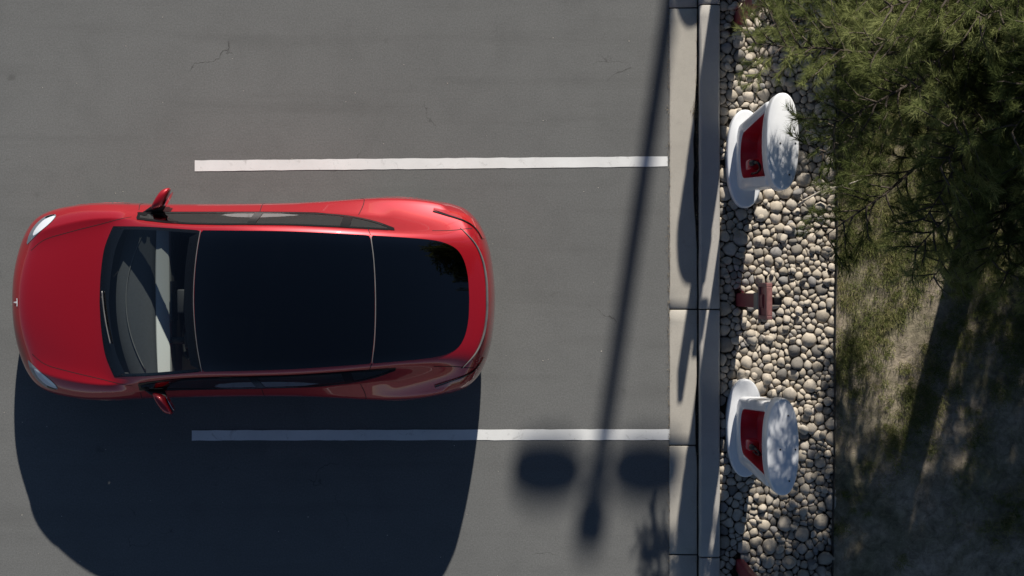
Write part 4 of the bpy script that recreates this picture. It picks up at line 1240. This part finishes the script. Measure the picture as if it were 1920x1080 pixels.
# ================================================================== GRASS, DEBRIS, TWIGS
rng = np.random.default_rng(77)
def blades(name, pts, hmin, hmax, wid, mat, tones, **props):
    V = []; T = []
    n = len(pts); pts = np.array(pts)
    h = rng.uniform(hmin, hmax, n); az = rng.uniform(0, 2 * math.pi, n); ln = rng.uniform(.4, 1.5, n) * h
    d = np.stack([np.cos(az), np.sin(az), np.zeros(n)], 1); s = np.stack([-np.sin(az), np.cos(az), np.zeros(n)], 1) * wid
    A = pts - s / 2; B = pts + s / 2; C = pts + d * ln[:, None] + np.array([0, 0, 1]) * h[:, None]
    V = np.stack([A, B, C], 1).reshape(-1, 3)
    me = bpy.data.meshes.new(name); me.from_pydata(V.tolist(), [], [(3 * i, 3 * i + 1, 3 * i + 2) for i in range(n)])
    me.materials.append(MATS[mat]); set_tone(me, np.repeat(np.array(tones), 3).astype(np.float32))
    return link(bpy.data.objects.new(name, me), None, **props)
pts = []; tones = []
def fnoise(x, y): return math.sin(1.7 * x + .6) * math.cos(1.9 * y + 1.1) + .6 * math.sin(4.1 * x - 2.7 * y) + .4 * math.sin(9 * x + 7.3 * y + 1)
while len(pts) < 26000:                       # short thin sward
    y = rng.uniform(-3.6, 3.4); x = EDGE(y) + .02 + rng.uniform(0, 3.0)
    d = 1.3 * fnoise(x * 1.6, y * 1.5) + .9 * (y + 1.0)
    if rng.uniform(-1.0, 1.5) > min(d, 1.1): continue
    pts.append((x, y, lawn_h(x, y) - .004)); tones.append(float(np.clip(.45 + .2 * fnoise(x * .7, y * .8) + rng.normal(0, .2), 0, 1)))
n_tuft = 0
while n_tuft < 2300:                          # longer tufts
    y = rng.uniform(-3.4, 3.0); x = EDGE(y) + .03 + rng.uniform(0, 2.8)
    d = 1.3 * fnoise(x * 1.9 + 2, y * 1.7) + 1.0 * (y + 1.25)
    if rng.uniform(-.6, 2.0) > min(d, 1.7): continue
    n_tuft += 1; r = rng.uniform(.02, .09); k = int(25 + 500 * r); tn = float(np.clip(rng.normal(.42, .2), 0, .9))
    for _ in range(k):
        a_ = rng.normal(0, r * .6, 2); pts.append((x + a_[0], y + a_[1], lawn_h(x, y) + rng.uniform(0, .02))); tones.append(float(np.clip(tn + rng.normal(0, .14), 0, 1)))
pts = [p if p[0] > EDGE(p[1]) + .012 else (EDGE(p[1]) + .015, p[1], p[2]) for p in pts]
blades("grass", pts, .012, .062, .0048, "grass_blades", tones, kind="stuff", label="thin patchy olive grass growing beside the stone bed", category="grass")
# dry litter along the kerb joints and the asphalt edge
pts = []; tones = []
for _ in range(900):
    y = rng.uniform(-3.2, 3.2); pts.append((KX0 + rng.normal(-.004, .012), y, .006)); tones.append(rng.uniform(0, 1))
for _ in range(700):
    y = wy(rng.normal(300, 90)) if rng.uniform() < .6 else rng.uniform(-3, 3); pts.append((KX1 + rng.normal(-.012, .010), y, .03)); tones.append(rng.uniform(0, 1))
for _ in range(220):
    y = wy(rng.normal(212, 9)); pts.append((KX1 + rng.normal(-.03, .02), y, .03)); tones.append(rng.uniform(0, .7))
blades("dry_litter", pts, .004, .02, .004, "dry_grass", tones, kind="stuff", label="dry grass litter along the kerb joints", category="litter")
pts = []; tones = []
for _ in range(1500):
    y = rng.uniform(-3.1, 3.1); x = rng.uniform(KX2 + .02, BX1 - .03); pts.append((x, y, .085 + rng.uniform(-.02, .03))); tones.append(rng.uniform(0, 1))
blades("pine_litter", pts, .002, .03, .004, "dry_grass", tones, kind="stuff", label="dry pine needles fallen over the stone bed", category="litter")
# pale specks on the asphalt
m = MB()
for _ in range(90):
    x, y = rng.uniform(-5.3, KX0 - .02), rng.uniform(-3, 3); r = rng.uniform(.0025, .006) * (1.6 if rng.uniform() < .12 else 1)
    pp = [(x + r * rng.uniform(.5, 1.2) * math.cos(t), y + r * rng.uniform(.5, 1.2) * math.sin(t)) for t in np.linspace(0, 2 * math.pi, 6)[:-1]]
    m.add([(a, b, .001) for a, b in pp] + [(x, y, .001 + r * .8)], [(k, (k + 1) % 5, 5) for k in range(5)])
m.build("asphalt_grit", "debris_pale", smooth=False, kind="stuff", label="pale grit specks scattered over the asphalt", category="grit")
# dead branch lying across the stones
br = empty("fallen_branch", (wx(1535), wy(365), .12), label="bare grey dead branch lying on stones beside the upper charging station", category="branch")
loc = lambda px, py, z: (wx(px) - wx(1535), wy(py) - wy(365), z)
m = MB(); m.tube([loc(1492, 386, 0), loc(1508, 374, .02), loc(1530, 362, .03), loc(1555, 354, .05), loc(1582, 348, .06), loc(1610, 338, .10)], [.012, .011, .009, .008, .007, .004], 8); m.build("stem", "dead_wood", br)
m = MB(); m.tube([loc(1508, 374, .02), loc(1500, 377, .03), loc(1495, 372, .035)], [.007, .005, .003], 6); m.build("twig", "dead_wood", br)
m = MB(); m.tube([loc(1500, 380, .01), loc(1506, 388, .02), loc(1507, 392, .02)], [.007, .005, .003], 6); m.build("twig", "dead_wood", br)
